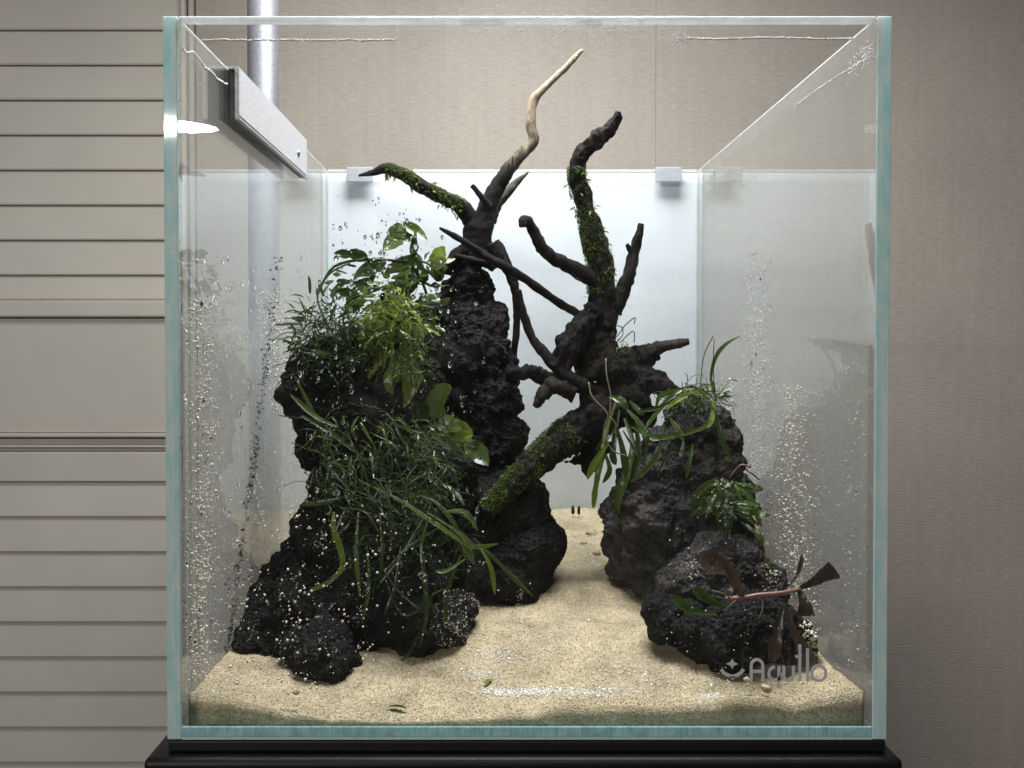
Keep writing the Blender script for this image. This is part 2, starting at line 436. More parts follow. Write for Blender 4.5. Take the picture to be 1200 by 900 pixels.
link('slat', box_me(-1.5, XE, WY-.003, WY+.010, zy(564), zy(529)-.0006, .001), M['siding'], siding)
for i in range(0, 14): slat(565+41*i, 606+41*i)
link('side_trim', box_me(XE+.0015, P(221,300,WY).x, WY-.006, WY+.010, -.6, 1.4, .002), M['siding'], siding)
link('side_trim', box_me(P(222.5,300,WY).x, P(229.5,300,WY).x, WY-.003, WY+.010, -.6, 1.4, .002), M['trim'], siding)

stand = thing('aquarium_stand', 'glossy black stand under the glass tank', 'stand', (0, .15, -.5))
link('top_board', box_me(-.1575, .1540, -.0065, .312, -.045, -.0052, .0022, 3), M['black'], stand)
link('cabinet', box_me(-.1545, .1510, -.002, .305, -.5, -.0454, .002), M['black'], stand)
mt = tag(link('tank_mat', box_me(-.1495, .1495, -.0005, .3000, -.0050, -.0002, .0008), M['mat_black']), 'thin black mat under the tank on the black stand', 'mat')

# ------------------------------------------------------------------ the glass tank
T = .006
tank = thing('glass_tank', 'rimless clear glass cube tank with blue-green edges standing on the black mat', 'fish tank', (0, .15, 0))
fp = link('front_pane', box_me(-.1438, .1438, 0, T, .0057, .2982), M['pane_front'], tank)
link('back_pane', box_me(-.1438, .1438, .2940, .2999, T+.0002, .2995), M['pane_back'], tank)
lp = link('side_pane', box_me(-.150, -.144, .0012, .300, .0, .2993), M['pane_left'], tank)
rp = link('side_pane', box_me(.144, .150, .0012, .300, .0, .2993), M['pane_right'], tank)
link('bottom_pane', box_me(-.1438, .1438, .0012, .2938, .0002, .0016), M['edge_bottom'], tank)
for x0, x1 in ((-.1500, -.1441), (.1441, .1500)):
    link('ground_edge', box_me(x0, x1, 0, .0010, .0001, .2998, .0003, 1), M['edge'], tank)
link('ground_edge', box_me(-.1439, .1439, 0, .0010, .0012, .0055, .0003, 1), M['edge_bottom'], tank)
link('polished_edge', box_me(-.1438, .1438, .0001, T-.0002, .2984, .2999, .0004, 1), M['edge_top'], tank)  # whitish colour stands for the total reflection seen inside the rim
for x0, x1 in ((-.1452, -.1442), (.1442, .1452)):
    link('polished_edge', box_me(x0, x1, T+.002, .2995, .2994, .2999), M['edge_top'], tank)
link('polished_edge', box_me(-.143, .143, .2941, .2948, .2996, .3002), M['edge_top'], tank)
link('polished_edge', box_me(-.1438, .1438, -.0001, .0009, .0001, .0011), M['edge'], tank)
# silicone seams along the inner corners
link('silicone_seam', box_me(-.1439, -.1433, .2933, .2939, .008, .299, .0002, 1), M['sil'], tank)
link('silicone_seam', box_me(.1433, .1439, .2933, .2939, .008, .299, .0002, 1), M['sil'], tank)
# printed mark on the front pane
def stroke(bm, pts, wpx, y=-.00018):
    vs_ = [P(840+x/7.5, 740+yy/7.5, -.0002) for x, yy in pts]; hw = wpx/7.5/2/F*DIST
    cols = []
    for i, p in enumerate(vs_):
        t = (vs_[min(i+1, len(vs_)-1)] - vs_[max(i-1, 0)]); t.y = 0; t.normalize()
        nrm = Vector((-t.z, 0, t.x))
        cols.append([bm.verts.new((q.x, yy_, q.z)) for q in (p+nrm*hw, p-nrm*hw) for yy_ in (-.00022, -.00006)])
    for a, b in zip(cols[:-1], cols[1:]):
        for i, j in ((0,2),(2,3),(3,1),(1,0)): bm.faces.new((a[i], a[j], b[j], b[i]))
    for c in (cols[0], cols[-1]): bm.faces.new((c[0], c[1], c[3], c[2]))
def arc(cx, cy, rx, ry, a0, a1, n=14):
    return [(cx+rx*math.cos(math.radians(a0+(a1-a0)*i/n)), cy-ry*math.sin(math.radians(a0+(a1-a0)*i/n))) for i in range(n+1)]
LW = 26
def glyph(strokes):
    bm = bmesh.new()
    for s in strokes: stroke(bm, s, LW)
    bmesh.ops.recalc_face_normals(bm, faces=list(bm.faces)); return mesh_bm(bm)
for st in ([[(303,440),(303,305)]+arc(354,300,51,52,180,0)+[(405,305),(405,440)], [(316,352),(392,352)]],
           [arc(512,372,54,58,90,360)+[(566-12,372)], [(547,305),(547,500)]],
           [[(590,305),(590,385)]+arc(632,388,42,46,180,360)+[(674,305)]],
           [[(730,115),(730,436)]], [[(798,150),(798,436)]],
           [arc(897,368,62,66,0,360,24)]):
    link('letter', glyph(st), M['logo'], fp)
bm = bmesh.new()
dm = [(135,238),(150,268),(186,285),(150,300),(135,330),(120,300),(84,285),(120,268)]
f0 = [bm.verts.new(Vector((P(840+x/7.5,740+y/7.5,0).x, -.00022, P(840+x/7.5,740+y/7.5,0).z))) for x, y in dm]
f1 = [bm.verts.new(Vector((v.co.x, -.00006, v.co.z))) for v in f0]
bm.faces.new(f0); bm.faces.new(f1[::-1])
for i in range(8): bm.faces.new((f0[i], f0[(i+1)%8], f1[(i+1)%8], f1[i]))
stroke(bm, [(40,335),(58,362),(95,385),(135,398),(180,386),(215,362),(235,332)], 30)
stroke(bm, [(120,396),(135,420),(158,398)], 22)
bmesh.ops.recalc_face_normals(bm, faces=list(bm.faces))
link('emblem', mesh_bm(bm), M['logo'], fp)

# white sheet hung behind the back glass and its clips
tag(link('backing_panel', box_me(-.1490, .1490, .3012, .3030, .004, .2990, .0003, 1), M['panel']), 'plain white backing sheet hung behind the rear glass', 'panel')
def clip(px, label):
    x = P(px, 205, .294).x; h = .0102
    t = thing('panel_clip', label, 'clip', (x, .297, .29), 'clips holding the white backing sheet')
    z1 = P(px, 196, .293).z; z0 = P(px, 213, .293).z
    zt = max(z1, .3012)
    link('front_leg', box_me(x-h, x+h, .2918, .2936, z0, zt, .0004, 1), M['clip'], t)
    link('rear_leg', box_me(x-h, x+h, .3034, .3052, z0, zt, .0004, 1), M['clip'], t)
    link('bridge', box_me(x-h+.0002, x+h-.0002, .2938, .3032, zt-.0008, zt-.0001), M['clip'], t)
clip(783, 'translucent clip on the rear glass to the right of the tall mossy branch')
clip(422, 'translucent clip on the rear glass behind the tip of the drooping mossy branch')

# ------------------------------------------------------------------ bracket and pole
br = thing('lamp_bracket', 'grey aluminium channel clamped over the top of the side glass', 'bracket', (-.147, .13, .274))
def prism_y(prof, y0, y1, bev=.0004):
    bm = bmesh.new()
    a = [bm.verts.new((x, y0, z)) for x, z in prof]; b = [bm.verts.new((x, y1, z)) for x, z in prof]; n = len(prof)
    for i in range(n): bm.faces.new((a[i], a[(i+1)%n], b[(i+1)%n], b[i]))
    bm.faces.new(a[::-1]); bm.faces.new(b)
    bmesh.ops.recalc_face_normals(bm, faces=list(bm.faces))
    bmesh.ops.bevel(bm, geom=list(bm.edges), offset=bev, segments=2, affect='EDGES')
    return mesh_bm(bm)
link('channel', prism_y([(-.1572,.2752),(-.1545,.2752),(-.1545,.3000),(-.1412,.3000),(-.1412,.2752),(-.1390,.2752),(-.1390,.3013),(-.1572,.3013)], .064, .207), M['alu'], br)
link('pad', box_me(-.1438, -.1414, .0645, .206, .2755, .2992, .0004), M['rubber'], br)
bm = bmesh.new()
sc_ = Vector((-.1387, .183, .2865))
bmesh.ops.create_cone(bm, cap_ends=True, segments=18, radius1=.0024, radius2=.0020, depth=.0010, matrix=Matrix.Translation(sc_) @ Matrix.Rotation(math.pi/2, 4, 'Y'))
link('lip', box_me(-.1389, -.1386, .0645, .2065, .2772, .2778), M['alu'], br)
s1 = link('screw', mesh_bm(bm), M['screw'], br)
bm = bmesh.new()
bmesh.ops.create_cone(bm, cap_ends=True, segments=6, radius1=.0009, radius2=.0009, depth=.0004, matrix=Matrix.Translation(sc_+Vector((.0006,0,0))) @ Matrix.Rotation(math.pi/2, 4, 'Y'))
link('socket', mesh_bm(bm), M['rubber'], s1)
bm = bmesh.new()
pc = P(308.5, 60, .332)
bmesh.ops.create_cone(bm, cap_ends=True, segments=48, radius1=.0126, radius2=.0126, depth=1.20, matrix=Matrix.Translation((pc.x, .332, .25)))
bmesh.ops.bevel(bm, geom=[e for e in bm.edges if len(e.link_faces) == 2 and any(len(f.verts) > 10 for f in e.link_faces)], offset=.001, segments=2, affect='EDGES')
tag(link('lamp_pole', mesh_bm(bm, True), M['pole']), 'speckled grey metal lamp pole rising behind the tank beside the bracket', 'pole')

# ------------------------------------------------------------------ sand
def lerp_table(tab, x):
    if x <= tab[0][0]: return tab[0][1]
    for (a, va), (b, vb) in zip(tab[:-1], tab[1:]):
        if x <= b:
            t = (x-a)/(b-a); t = t*t*(3-2*t); return va+(vb-va)*t
    return tab[-1][1]
FT = [(-.145,.0165),(-.128,.0155),(-.115,.0115),(-.100,.0068),(-.085,.0048),(-.05,.0043),(-.02,.0048),(.0,.0064),(.022,.0098),(.038,.0112),(.055,.0100),(.078,.0120),(.090,.0152),(.100,.0140),(.114,.0115),(.130,.0150),(.144,.0178)]
def sandz(x, y):
    f = lerp_table(FT, x)
    k = max(0, min(1, (y-.007)/.285))
    fade = max(0, 1-k*5)
    base = .0065 + .0295*k**.9 + .0024*math.sin(y*95+x*14)*min(1,k*6)*(1-k)
    side = .002*max(0, (abs(x)-.10)/.044)*(1-fade)
    z = f*fade + base*(1-fade) + side
    z += .0024*noise.noise(Vector((x*34, y*46, 3.1)))*min(1, .35+k*4) + .0009*noise.noise(Vector((x*130, y*130, 7.7)))
    return z
bm = bmesh.new(); NX, NY = 220, 190
x0, x1, y0, y1 = -.1438, .1438, T+.0016, .2925
grid = []
for j in range(NY+1):
    row = []
    for i in range(NX+1):
        x = x0+(x1-x0)*i/NX; y = y0+(y1-y0)*j/NY
        row.append(bm.verts.new((x, y, sandz(x, y) + .00035*noise.noise(Vector((x*900, y*900, 0))))))
    grid.append(row)
for j in range(NY):
    for i in range(NX): bm.faces.new((grid[j][i], grid[j][i+1], grid[j+1][i+1], grid[j+1][i]))
edge = [grid[0][i] for i in range(NX+1)] + [grid[j][NX] for j in range(1, NY+1)] + [grid[NY][i] for i in range(NX-1, -1, -1)] + [grid[j][0] for j in range(NY-1, 0, -1)]
low = [bm.verts.new((v.co.x, v.co.y, .0018)) for v in edge]
n = len(edge)
for i in range(n): bm.faces.new((edge[i], low[i], low[(i+1)%n], edge[(i+1)%n]))
bm.faces.new(low[::-1])
sand = struct(link('sand_bed', mesh_bm(bm, True), M['sand']))
# loose coarse grains on the bed
def grains(name, spots, mat_, parent=None):
    bm = bmesh.new()
    for p, r in spots:
        s = len(bm.verts)
        bmesh.ops.create_icosphere(bm, subdivisions=1, radius=1, matrix=Matrix.Translation(p) @ Euler((U(0,6),U(0,6),U(0,6))).to_matrix().to_4x4() @ Matrix.Diagonal((r*U(.7,1.2), r*U(.6,1.1), r*U(.5,1), 1)))
    return stuff(link(name, mesh_bm(bm), mat_, parent))
def fast_grains(name, spots, mat_, parent=None):
    """octahedral grains straight from coordinates"""
    vs_, fs = [], []
    for p, r in spots:
        m3 = Euler((U(0,6),U(0,6),U(0,6))).to_matrix(); b = len(vs_)
        for d in ((1,0,0),(-1,0,0),(0,1,0),(0,-1,0),(0,0,1),(0,0,-1)):
            vs_.append(p + m3 @ Vector(d)*r*U(.65,1.2))
        for f in ((0,2,4),(2,1,4),(1,3,4),(3,0,4),(2,0,5),(1,2,5),(3,1,5),(0,3,5)): fs.append(tuple(b+i for i in f))
    me = bpy.data.meshes.new('m'); me.from_pydata(vs_, [], fs)
    if name != 'glint_grain': me.shade_smooth()
    o = link(name, me, mat_, parent); return stuff(o)
spots = []
for i in range(9000):
    x = U(-.142, .142); y = T+.003+(.285)*R()**1.6
    spots.append((Vector((x, y, sandz(x, y)+.0002)), U(.00015, .0004)))
o = fast_grains('loose_grain', spots, M['sand'], sand)

q_ = []  # white grains painting the glints of small water patches on the sand
for cx, cy, sx_, sy_, n_ in ((610,812,50,5,520),(575,770,30,10,220),(560,790,25,6,160),(700,812,60,7,300),(735,790,40,10,120),(832,817,14,3,60),(690,660,26,7,60),(650,740,60,30,160),(800,800,60,16,120),(300,800,60,14,80)):
    for i in range(n_):
        px, py = random.gauss(cx, sx_*.6), random.gauss(cy, sy_*.6); Y = .0085
        while Y < .28:
            p = P(px, py, Y)
            if p.z <= sandz(p.x, Y): break
            Y += .0005
        if abs(p.x) < .142 and Y < .28: q_.append((Vector((p.x, Y, sandz(p.x, Y)+.0003)), U(.00025,.0006)))
fast_grains('glint_grain', q_, M['glint'], sand)
# ------------------------------------------------------------------ rocks
from mathutils.bvhtree import BVHTree
BVH = []
def on_rock(px, py):
    d = (P(px, py, .2) - CAM).normalized(); best = None
    for t in BVH:
        h = t.ray_cast(CAM, d)
        if h[0] is not None and (best is None or h[3] < best[3]): best = h
    return None if best is None else best[0] + best[1]*.0001
def rock(name, blobs, label, mat_, voxel=.0011, amp=.0042, pit=.0015, seed=0, group='dark lava rocks in the tank'):
    bm = bmesh.new()
    for b in blobs:
        px, py, r, Y = b[:4]; dy = b[4] if len(b) > 4 else 1.0
        add_ball(bm, P(px, py, Y), rm(r, Y), 3, (1, dy, 1))
    me = remesh(mesh_bm(bm), voxel, 3)
    sv = Vector((seed*3.1, seed*1.7, seed*.9))
    norms = [v.vector.copy() for v in me.vertex_normals]
    for v, nr in zip(me.vertices, norms):
        p = v.co
        a = noise.fractal(p*55+sv, .9, 2.1, 4)
        c = noise.ridged_multi_fractal(p*120+sv, 1.0, 2.2, 3, .9, 2.0) if False else noise.noise(p*260+sv) + .7*noise.noise(p*560+sv)
        vd = noise.voronoi(p*230+sv, distance_metric='DISTANCE', exponent=2.5)[0][0]
        hole = max(0, .42-vd)*2.2*max(0, noise.noise(p*70+sv)+.25)
        fd = noise.voronoi(p*48+sv*1.3, distance_metric='DISTANCE', exponent=2.5)[0]
        crag = min(fd[1]-fd[0], .45)*2-.4
        v.co = p + nr*(amp*a + amp*.9*crag + pit*c - pit*2.2*hole - pit*1.3*max(0, noise.noise(p*170+sv*2)-.15)*2)
        v.co.x = max(-.1432, min(.1432, v.co.x)); v.co.y = max(.0085, min(.2920, v.co.y))
    me.shade_smooth()
    BVH.append(BVHTree.FromPolygons([v.co for v in me.vertices], [p.vertices for p in me.polygons]))
    o = link(name, me, mat_)
    return tag(o, label, 'rock', group)

rock('lava_rock', [(546,318,20,.185),(549,345,31,.185),(552,385,43,.185),(548,425,52,.18),(553,470,56,.18),(558,520,60,.18),(560,575,66,.18),(560,640,70,.18)],
     'tall pointed black lava rock that carries the driftwood stump', M['rock'], seed=1)
rock('lava_rock', [(395,450,58,.125),(368,462,40,.115),(425,440,55,.135),(470,450,50,.14),(490,415,40,.155),(500,380,28,.168),(455,405,36,.142),(420,500,74,.125),(442,550,76,.125),(448,600,80,.125),(432,650,86,.12),(376,620,36,.112),(368,655,42,.108),(430,700,92,.115),(500,560,60,.135),(500,640,60,.13)],
     'broad overhanging black lava rock under the leafy plants by the side glass', M['rock'], seed=2, voxel=.0014)
rock('lava_rock', [(598,603,50,.15),(607,640,55,.15),(592,668,57,.145),(555,660,52,.145),(570,610,50,.15)],
     'smooth egg-shaped black lava rock at the edge of the sand path', M['rock'], amp=.0025, pit=.0008, seed=3)
rock('lava_rock', [(376,764,42,.052),(384,782,40,.050),(370,788,36,.050)],
     'small rounded black rock nearest the front glass in the sand', M['rock'], amp=.0034, pit=.0010, seed=4, voxel=.0009)
rock('lava_rock', [(322,736,42,.078),(300,758,32,.070),(350,712,46,.082),(392,715,42,.082),(350,752,34,.072),(304,728,32,.088),(322,706,34,.102),(340,682,36,.112)],
     'low speckled black rock tapering to the side glass', M['rock'], amp=.0042, pit=.0011, seed=5, voxel=.001)
rock('lava_rock', [(492,738,36,.070),(520,735,30,.075),(470,728,34,.075),(535,715,26,.085)],
     'black rock with a pale sandy crust beside the sand path', M['rock'], amp=.003, pit=.001, seed=6, voxel=.001)
rock('lava_rock', [(432,728,50,.085),(440,690,55,.095),(470,690,50,.095),(400,690,48,.095)],
     'shadowed black rock between the two low front rocks', M['rock'], amp=.003, pit=.001, seed=7)
rock('lava_rock', [(808,494,32,.145),(828,515,38,.145),(822,545,48,.145),(800,545,52,.145),(800,575,68,.145),(774,602,68,.145),(818,600,68,.145),(826,642,62,.145),(785,645,74,.145)],
     'tall grey lava rock with ferns hanging over its peak', M['rock_grey'], seed=8)
rock('lava_rock', [(842,668,42,.09),(812,690,40,.09),(870,664,34,.088),(895,690,30,.085),(850,700,40,.085)],
     'grey middle rock below the dark lobed fern', M['rock_grey'], amp=.003, pit=.0011, seed=9, voxel=.001)
rock('lava_rock', [(783,722,28,.066),(800,730,28,.066)],
     'small black rock at the sand path side of the brown-leaved plant', M['rock'], amp=.0026, pit=.001, seed=10, voxel=.0009)
rock('lava_rock', [(850,746,40,.048),(893,738,40,.052),(924,752,30,.052),(825,748,30,.052)],
     'low pitted black rock behind the printed lettering', M['rock'], amp=.003, pit=.0012, seed=11, voxel=.0009)

# ------------------------------------------------------------------ driftwood
def wood_block(tubes, balls, voxel, amp, seed):
    bm = bmesh.new()
    for s in tubes: add_tube(bm, path(s, 5), 12, .10, s[0][0]*.37)
    for px, py, r, Y in balls: add_ball(bm, P(px, py, Y), rm(r, Y), 3)
    me = remesh(mesh_bm(bm), voxel, 2)
    norms = [v.vector.copy() for v in me.vertex_normals]
    for v, nr in zip(me.vertices, norms):
        q = Vector((v.co.x, v.co.y, v.co.z*.4))
        v.co += nr*(amp*(noise.fractal(q*130+Vector((seed,0,0)), .8, 2.2, 5) - .5*abs(noise.noise(q*260+Vector((0,seed,0))))))
    me.shade_smooth(); return me
MOSS = []
A = thing('driftwood', 'forked driftwood stump on the pointed rock with one pale upright branch', 'driftwood', P(560, 315, .185))
link('stump', wood_block([[(549,318,12,.185),(557,292,17,.183),(560,270,18,.183),(563,250,15,.183)], [(575,288,14,.183),(590,306,9,.182),(604,330,6,.182)],
                          [(548,290,9,.18),(532,302,7,.176),(524,322,5,.176)], [(556,296,12,.178),(570,306,8,.176),(580,316,5,.178)]], [], .0008, .0012, 1), M['wood'], A)
a1 = [(560,268,12,.183),(541,243,9.5,.180),(522,233,8.2,.176),(497,220,8,.172),(475,206,7.5,.168),(453,197.5,6.5,.165),(438,202,4,.163),(420,206,1.2,.162)]
link('branch', tube_me(a1), M['wood'], A)
link('branch', tube_me([(566,262,13,.183),(574,236,10.5,.184),(590,207,8.8,.185),(607,185,7.2,.186),(625,166,6.2,.187),(622,146,6,.188),(625,118,5.2,.189),(640,101,4.2,.190),(660,82,3.8,.192),(673,68,3.2,.193),(682,59,2.2,.194)], wob=.16), M['wood_pale'], A)
link('branch', tube_me([(574,258,8,.190),(582,240,6.5,.194),(592,228,6,.198),(605,214,4,.203),(619,202,1.3,.207)]), M['wood_bleached'], A)
link('twig', tube_me([(574,243,4.5,.178),(562,228,3.6,.175),(553,217,2.8,.173)], 8), M['wood'], A)
link('twig', tube_me([(534,300,3,.168),(552,304,3.6,.168),(575,309,3,.172)], 8), M['wood'], A)
link('root', tube_me([(598,322,6,.182),(605,345,5,.182),(605.5,380,4.2,.183),(602,418,3.6,.184)]), M['wood'], A)

B = thing('driftwood', 'branching dark driftwood bridging the rocks over the sand path', 'driftwood', P(570, 600, .13))
leg = [(735,470,26,.155),(700,488,25,.150),(660,515,21,.143),(625,545,17.5,.137),(595,574,14,.130),(568,602,10,.124)]
col = [(705,440,33,.158),(699,400,23,.158),(703,370,19,.158),(706,340,17,.158),(703,310,15.5,.158),(696,280,14,.157),(688,250,12,.156),(677,215,10.5,.155),(678,192,11.5,.155),(690,172,10.5,.155),(705,160,9.5,.154),(717,149,9,.153),(723,137,7.5,.152),(725,128,5,.151)]
link('trunk', wood_block([col, leg, [(652,434,15,.146),(675,397,16,.148),(697,362,15,.152)],
      [(742,448,26,.158),(764,449,17,.158),(784,456,10,.157),(800,461,5,.156)], [(702,515,20,.158),(694,536,13,.158),(684,556,4,.158)], [(694,536,5,.158),(668,541,3,.158),(660,540,2,.158)],
      [(745,420,18,.162),(770,412,9,.163)]],
      [(722,432,26,.158),(745,425,16,.160),(737,472,28,.158),(700,470,22,.152),(752,488,19,.160),(770,446,12,.160)], .0008, .0030, 5), M['wood'], B)
link('branch', tube_me([(716,362,14,.158),(728,344,9.5,.158),(737,322,7.5,.158),(742,300,6.5,.158),(748,278,5.5,.157),(752,262,3.2,.156)]), M['wood'], B)
link('twig', tube_me([(743,300,4,.157),(738,292,3.6,.157),(735,286,2,.156)], 8), M['wood'], B)
link('branch', tube_me([(700,330,11,.156),(672,315,8.5,.152),(647,301,7.5,.148),(634,288,7,.146),(626,272,6.6,.145),(619,260,6.5,.144),(613,258,5.5,.143),(614,265,5,.142)]), M['wood'], B)
link('branch', tube_me([(750,420,14,.163),(768,409,8,.163),(788,404,5.5,.162),(807,400,4,.162)], wob=.25), M['wood_grey'], B)
link('branch', tube_me([(515,267,1.5,.148),(530,275,3.4,.149),(548,286,4.2,.150),(572,302,4.8,.151),(602,318,5.2,.152),(635,341,4.8,.154),(660,358,4.8,.156),(684,371,4.6,.158)]), M['wood'], B)
link('branch', tube_me([(607,340,4,.150),(612,362,4.6,.149),(620,388,5,.148),(628,402,5.5,.147),(645,422,7,.145),(664,441,9,.144),(690,456,10,.146),(715,462,10,.150)]), M['wood'], B)
link('stub', tube_me([(672,458,11,.145),(650,453,10.5,.142),(639,459,9,.140),(632,469,6.5,.139),(627,477,3,.138)], wob=.42), M['wood_grey'], B)
link('stub', tube_me([(665,448,12,.152),(640,444,10,.157),(622,436,8,.160),(610,438,9,.163),(594,436,7,.165)], wob=.5), M['wood'], B)

# moss growing on the wood: tufts of tiny leaves
def moss(spec, per, rng, size, side=None, parent=None, spread=1.0):
    pth = path(spec, 8); bm = bmesh.new(); n = len(pth)
    for i in range(int(rng[0]*n), int(rng[1]*n)-1):
        p, r = pth[i]; t = (pth[i+1][0]-p).normalized()
        a = t.cross(Vector((0,-1,.3))).normalized(); b = t.cross(a)
        for k in range(per):
            an = U(0, 2*math.pi); d = a*math.cos(an)+b*math.sin(an)
            if side is not None and d.dot(side) < U(-.5,.35): continue
            q = p + t*U(0, (pth[i+1][0]-p).length) + d*r*U(.9,1.06)
            if noise.noise(q*110) < U(-.55,.08): continue
            dd = (d*U(.3,1)+Vector((U(-1,1),U(-1,1),U(-.9,.6)))*.8).normalized(); l = size*U(.5,1.5)*spread
            s = dd.cross(Vector((U(-1,1),U(-1,1),U(-1,1)))).normalized()*l*U(.14,.26)
            m_ = q+dd*l*.5+Vector((0,0,-l*.1)); e = q+dd*l+Vector((0,0,-l*.35))
            v = [bm.verts.new(c) for c in (q, m_+s, e, m_-s)]; bm.faces.new(v)
    return stuff(link('moss', mesh_bm(bm), M['moss'], parent))
moss(a1, 260, (.14,.74), .0010, Vector((.2,-.3,.8)), A)
moss(a1, 5, (.14,.74), .0030, None, A)
moss(col, 280, (.22,.60), .0010, Vector((-.5,-.7,.3)), B)
moss(col, 5, (.20,.62), .0028, None, B)
moss(leg, 800, (.36,.98), .0011, Vector((-.35,-.3,.85)), B)
moss(leg, 18, (.36,.98), .0026, Vector((-.35,-.3,.85)), B)
moss([(700,430,24,.158),(712,410,22,.158),(725,395,18,.158)], 60, (0,1), .0016, None, B)

# ------------------------------------------------------------------ plants
def ribbon_me(pts, widths, face=Vector((0,-1,.35)), fold=.25, ruffle=0.0, cols=3):
    """leaf blade: pts centre line, widths half width along it"""
    bm = bmesh.new(); rows = []; n = len(pts); sd = U(0,50)
    for i, p in enumerate(pts):
        t = (pts[min(i+1,n-1)]-pts[max(i-1,0)]).normalized()
        s = t.cross(face); s = s.normalized() if s.length > 1e-6 else Vector((1,0,0)); nr = s.cross(t).normalized()
        row = []
        for k in range(cols):
            u = -1+2*k/(cols-1); wv = widths[i]
            off = nr*(abs(u)*fold*wv + ruffle*wv*noise.noise(Vector((i*.9, u*1.5+sd, sd))))
            row.append(bm.verts.new(p + s*u*wv*(1+.18*noise.noise(Vector((i*.8,u*3,sd+9)))) + off))
        rows.append(row)
    for a, b in zip(rows[:-1], rows[1:]):
        for k in range(cols-1): bm.faces.new((a[k], a[k+1], b[k+1], b[k]))
    return mesh_bm(bm, True)
def blade(spec, wpx, m, parent, name='leaf', tipw=.1, basew=.35, sub=5, fold=.3, ruffle=.3, peak=.6, face=None, jag=0):
    """spec: (px, py, Y) points from base to tip"""
    pts = catmull([P(*s) for s in spec], sub); n = len(pts); w_ = rm(wpx, spec[0][2])*.43
    ws = []
    for i in range(n):
        t = i/(n-1)
        k = basew+(1-basew)*(t/peak) if t < peak else 1-(1-tipw)*((t-peak)/(1-peak))**1.8
        if jag: k *= 1 if i % 2 else 1-jag
        ws.append(max(.00012, w_*k))
    f = face or Vector((U(-.5,.5), -1, U(.0,.8)))
    return link(name, ribbon_me(pts, ws, f, fold, ruffle), m, parent)
def broad(px, py, Y, lpx, wpx, ang, m, parent, pitch=.3, name='leaf'):
    """broad oval leaf: base at px,py, growing along ang (degrees, 0 = to the right, 90 = up)"""
    b = P(px, py, Y); l = rm(lpx, Y); hw = rm(wpx, Y)/2; a = math.radians(ang)
    d = Vector((math.cos(a), -pitch, math.sin(a))).normalized()
    pts = []; ws = []
    for i in range(11):
        t = i/10
        pts.append(b + d*l*t + Vector((0, 0, -.25*l*t*t)) + Vector((0, .12*l*math.sin(t*3), 0)))
        ws.append(max(.0002, hw*math.sin(math.pi*min(1,.06+t*.94))**.65*(1.0-.15*t)))
    return link(name, ribbon_me(pts, ws, Vector((U(-.3,.3), -1, U(.1,.7))), .22, .35, 5), m, parent)
def stem(spec, rpx, m, parent, name='stem', seg=6):
    return link(name, tube_me([(x, y, rpx*U(.8,1.1), Y) for x, y, Y in spec], seg, 4, .05), m, parent)
LEAFM = {}
def proto_leaf(kind, m):
    """small shared leaf meshes, base at origin, growing along +Z, about 1 long"""
    key = (kind, m.name)
    if key in LEAFM: return LEAFM[key]
    out = []
    for q in range(4):
        n = 7; pts = []; ws = []
        for i in range(n):
            t = i/(n-1)
            pts.append(Vector((.12*math.sin(2*t+q), -.30*t*t*(.6+.3*q), t*(1-.12*q*t))))
            if kind == 'oval': ws.append(.26*math.sin(math.pi*(.05+.93*t))**.8)
            elif kind == 'narrow': ws.append(.075*math.sin(math.pi*(.10+.86*t))**.6)
            else: ws.append(.16*math.sin(math.pi*(.06+.92*t))**.7*(1 if i % 2 else .45))
        me = ribbon_me(pts, [max(w_, .01) for w_ in ws], Vector((0,-1,0)), .3, .5); me.materials.append(m); out.append(me)
    LEAFM[key] = out
    return out
def tuft(parent, kind, m, n, centre, spreadpx, Y, dY, length, tilt, name='leaf', out_bias=.6):
    """n leaves scattered through a px ellipse; each a part with shared mesh"""
    protos = proto_leaf(kind, m)
    for i in range(n):
        a = U(0, 2*math.pi); rr = math.sqrt(R())
        px = centre[0]+spreadpx[0]*rr*math.cos(a); py = centre[1]+spreadpx[1]*rr*math.sin(a); y = Y+U(-dY, dY)*math.sqrt(max(0,1-rr*rr*.6))
        o = bpy.data.objects.new(name, random.choice(protos)); C.objects.link(o); o.parent = parent
        o.matrix_parent_inverse = Matrix.Translation(-world_loc(parent))
        o.location = P(px, py, y)
        d = Vector((math.cos(a)*out_bias+tilt[0]+U(-.5,.5), U(-.9,.3), -math.sin(a)*out_bias*.7+tilt[1]+U(-.5,.5))).normalized()
        o.rotation_euler = (d.to_track_quat('Z', 'Y').to_matrix() @ Matrix.Rotation(U(-1.2,1.2), 3, 'Z')).to_euler()
        s = length*U(.6,1.35); o.scale = (s*U(.8,1.2), s, s)

def tangle(parent, m, n, centre, spr, Y, dY, length, name='fine_strands', rpx=.55):
    """fine tangled strands matted together"""
    bm = bmesh.new()
    for i in range(n):
        a = U(0, 6.28); rr = math.sqrt(R()); px = centre[0]+spr[0]*rr*math.cos(a); py = centre[1]+spr[1]*rr*math.sin(a); y = Y+U(-dY, dY)
        p = P(px, py, y); d = Vector((U(-1,1), U(-.6,.4), U(-1,.8))).normalized(); pts = []
        for k in range(5):
            pts.append((p.copy(), rm(rpx*U(.5,1.2), y))); d = (d+Vector((U(-.6,.6),U(-.4,.4),U(-.75,.4)))).normalized(); p = p+d*length*U(.6,1.3)/4
        add_tube(bm, pts, 4)
    return stuff(link(name, mesh_bm(bm, True), m, parent))
Gp = 'plants growing on the rocks'
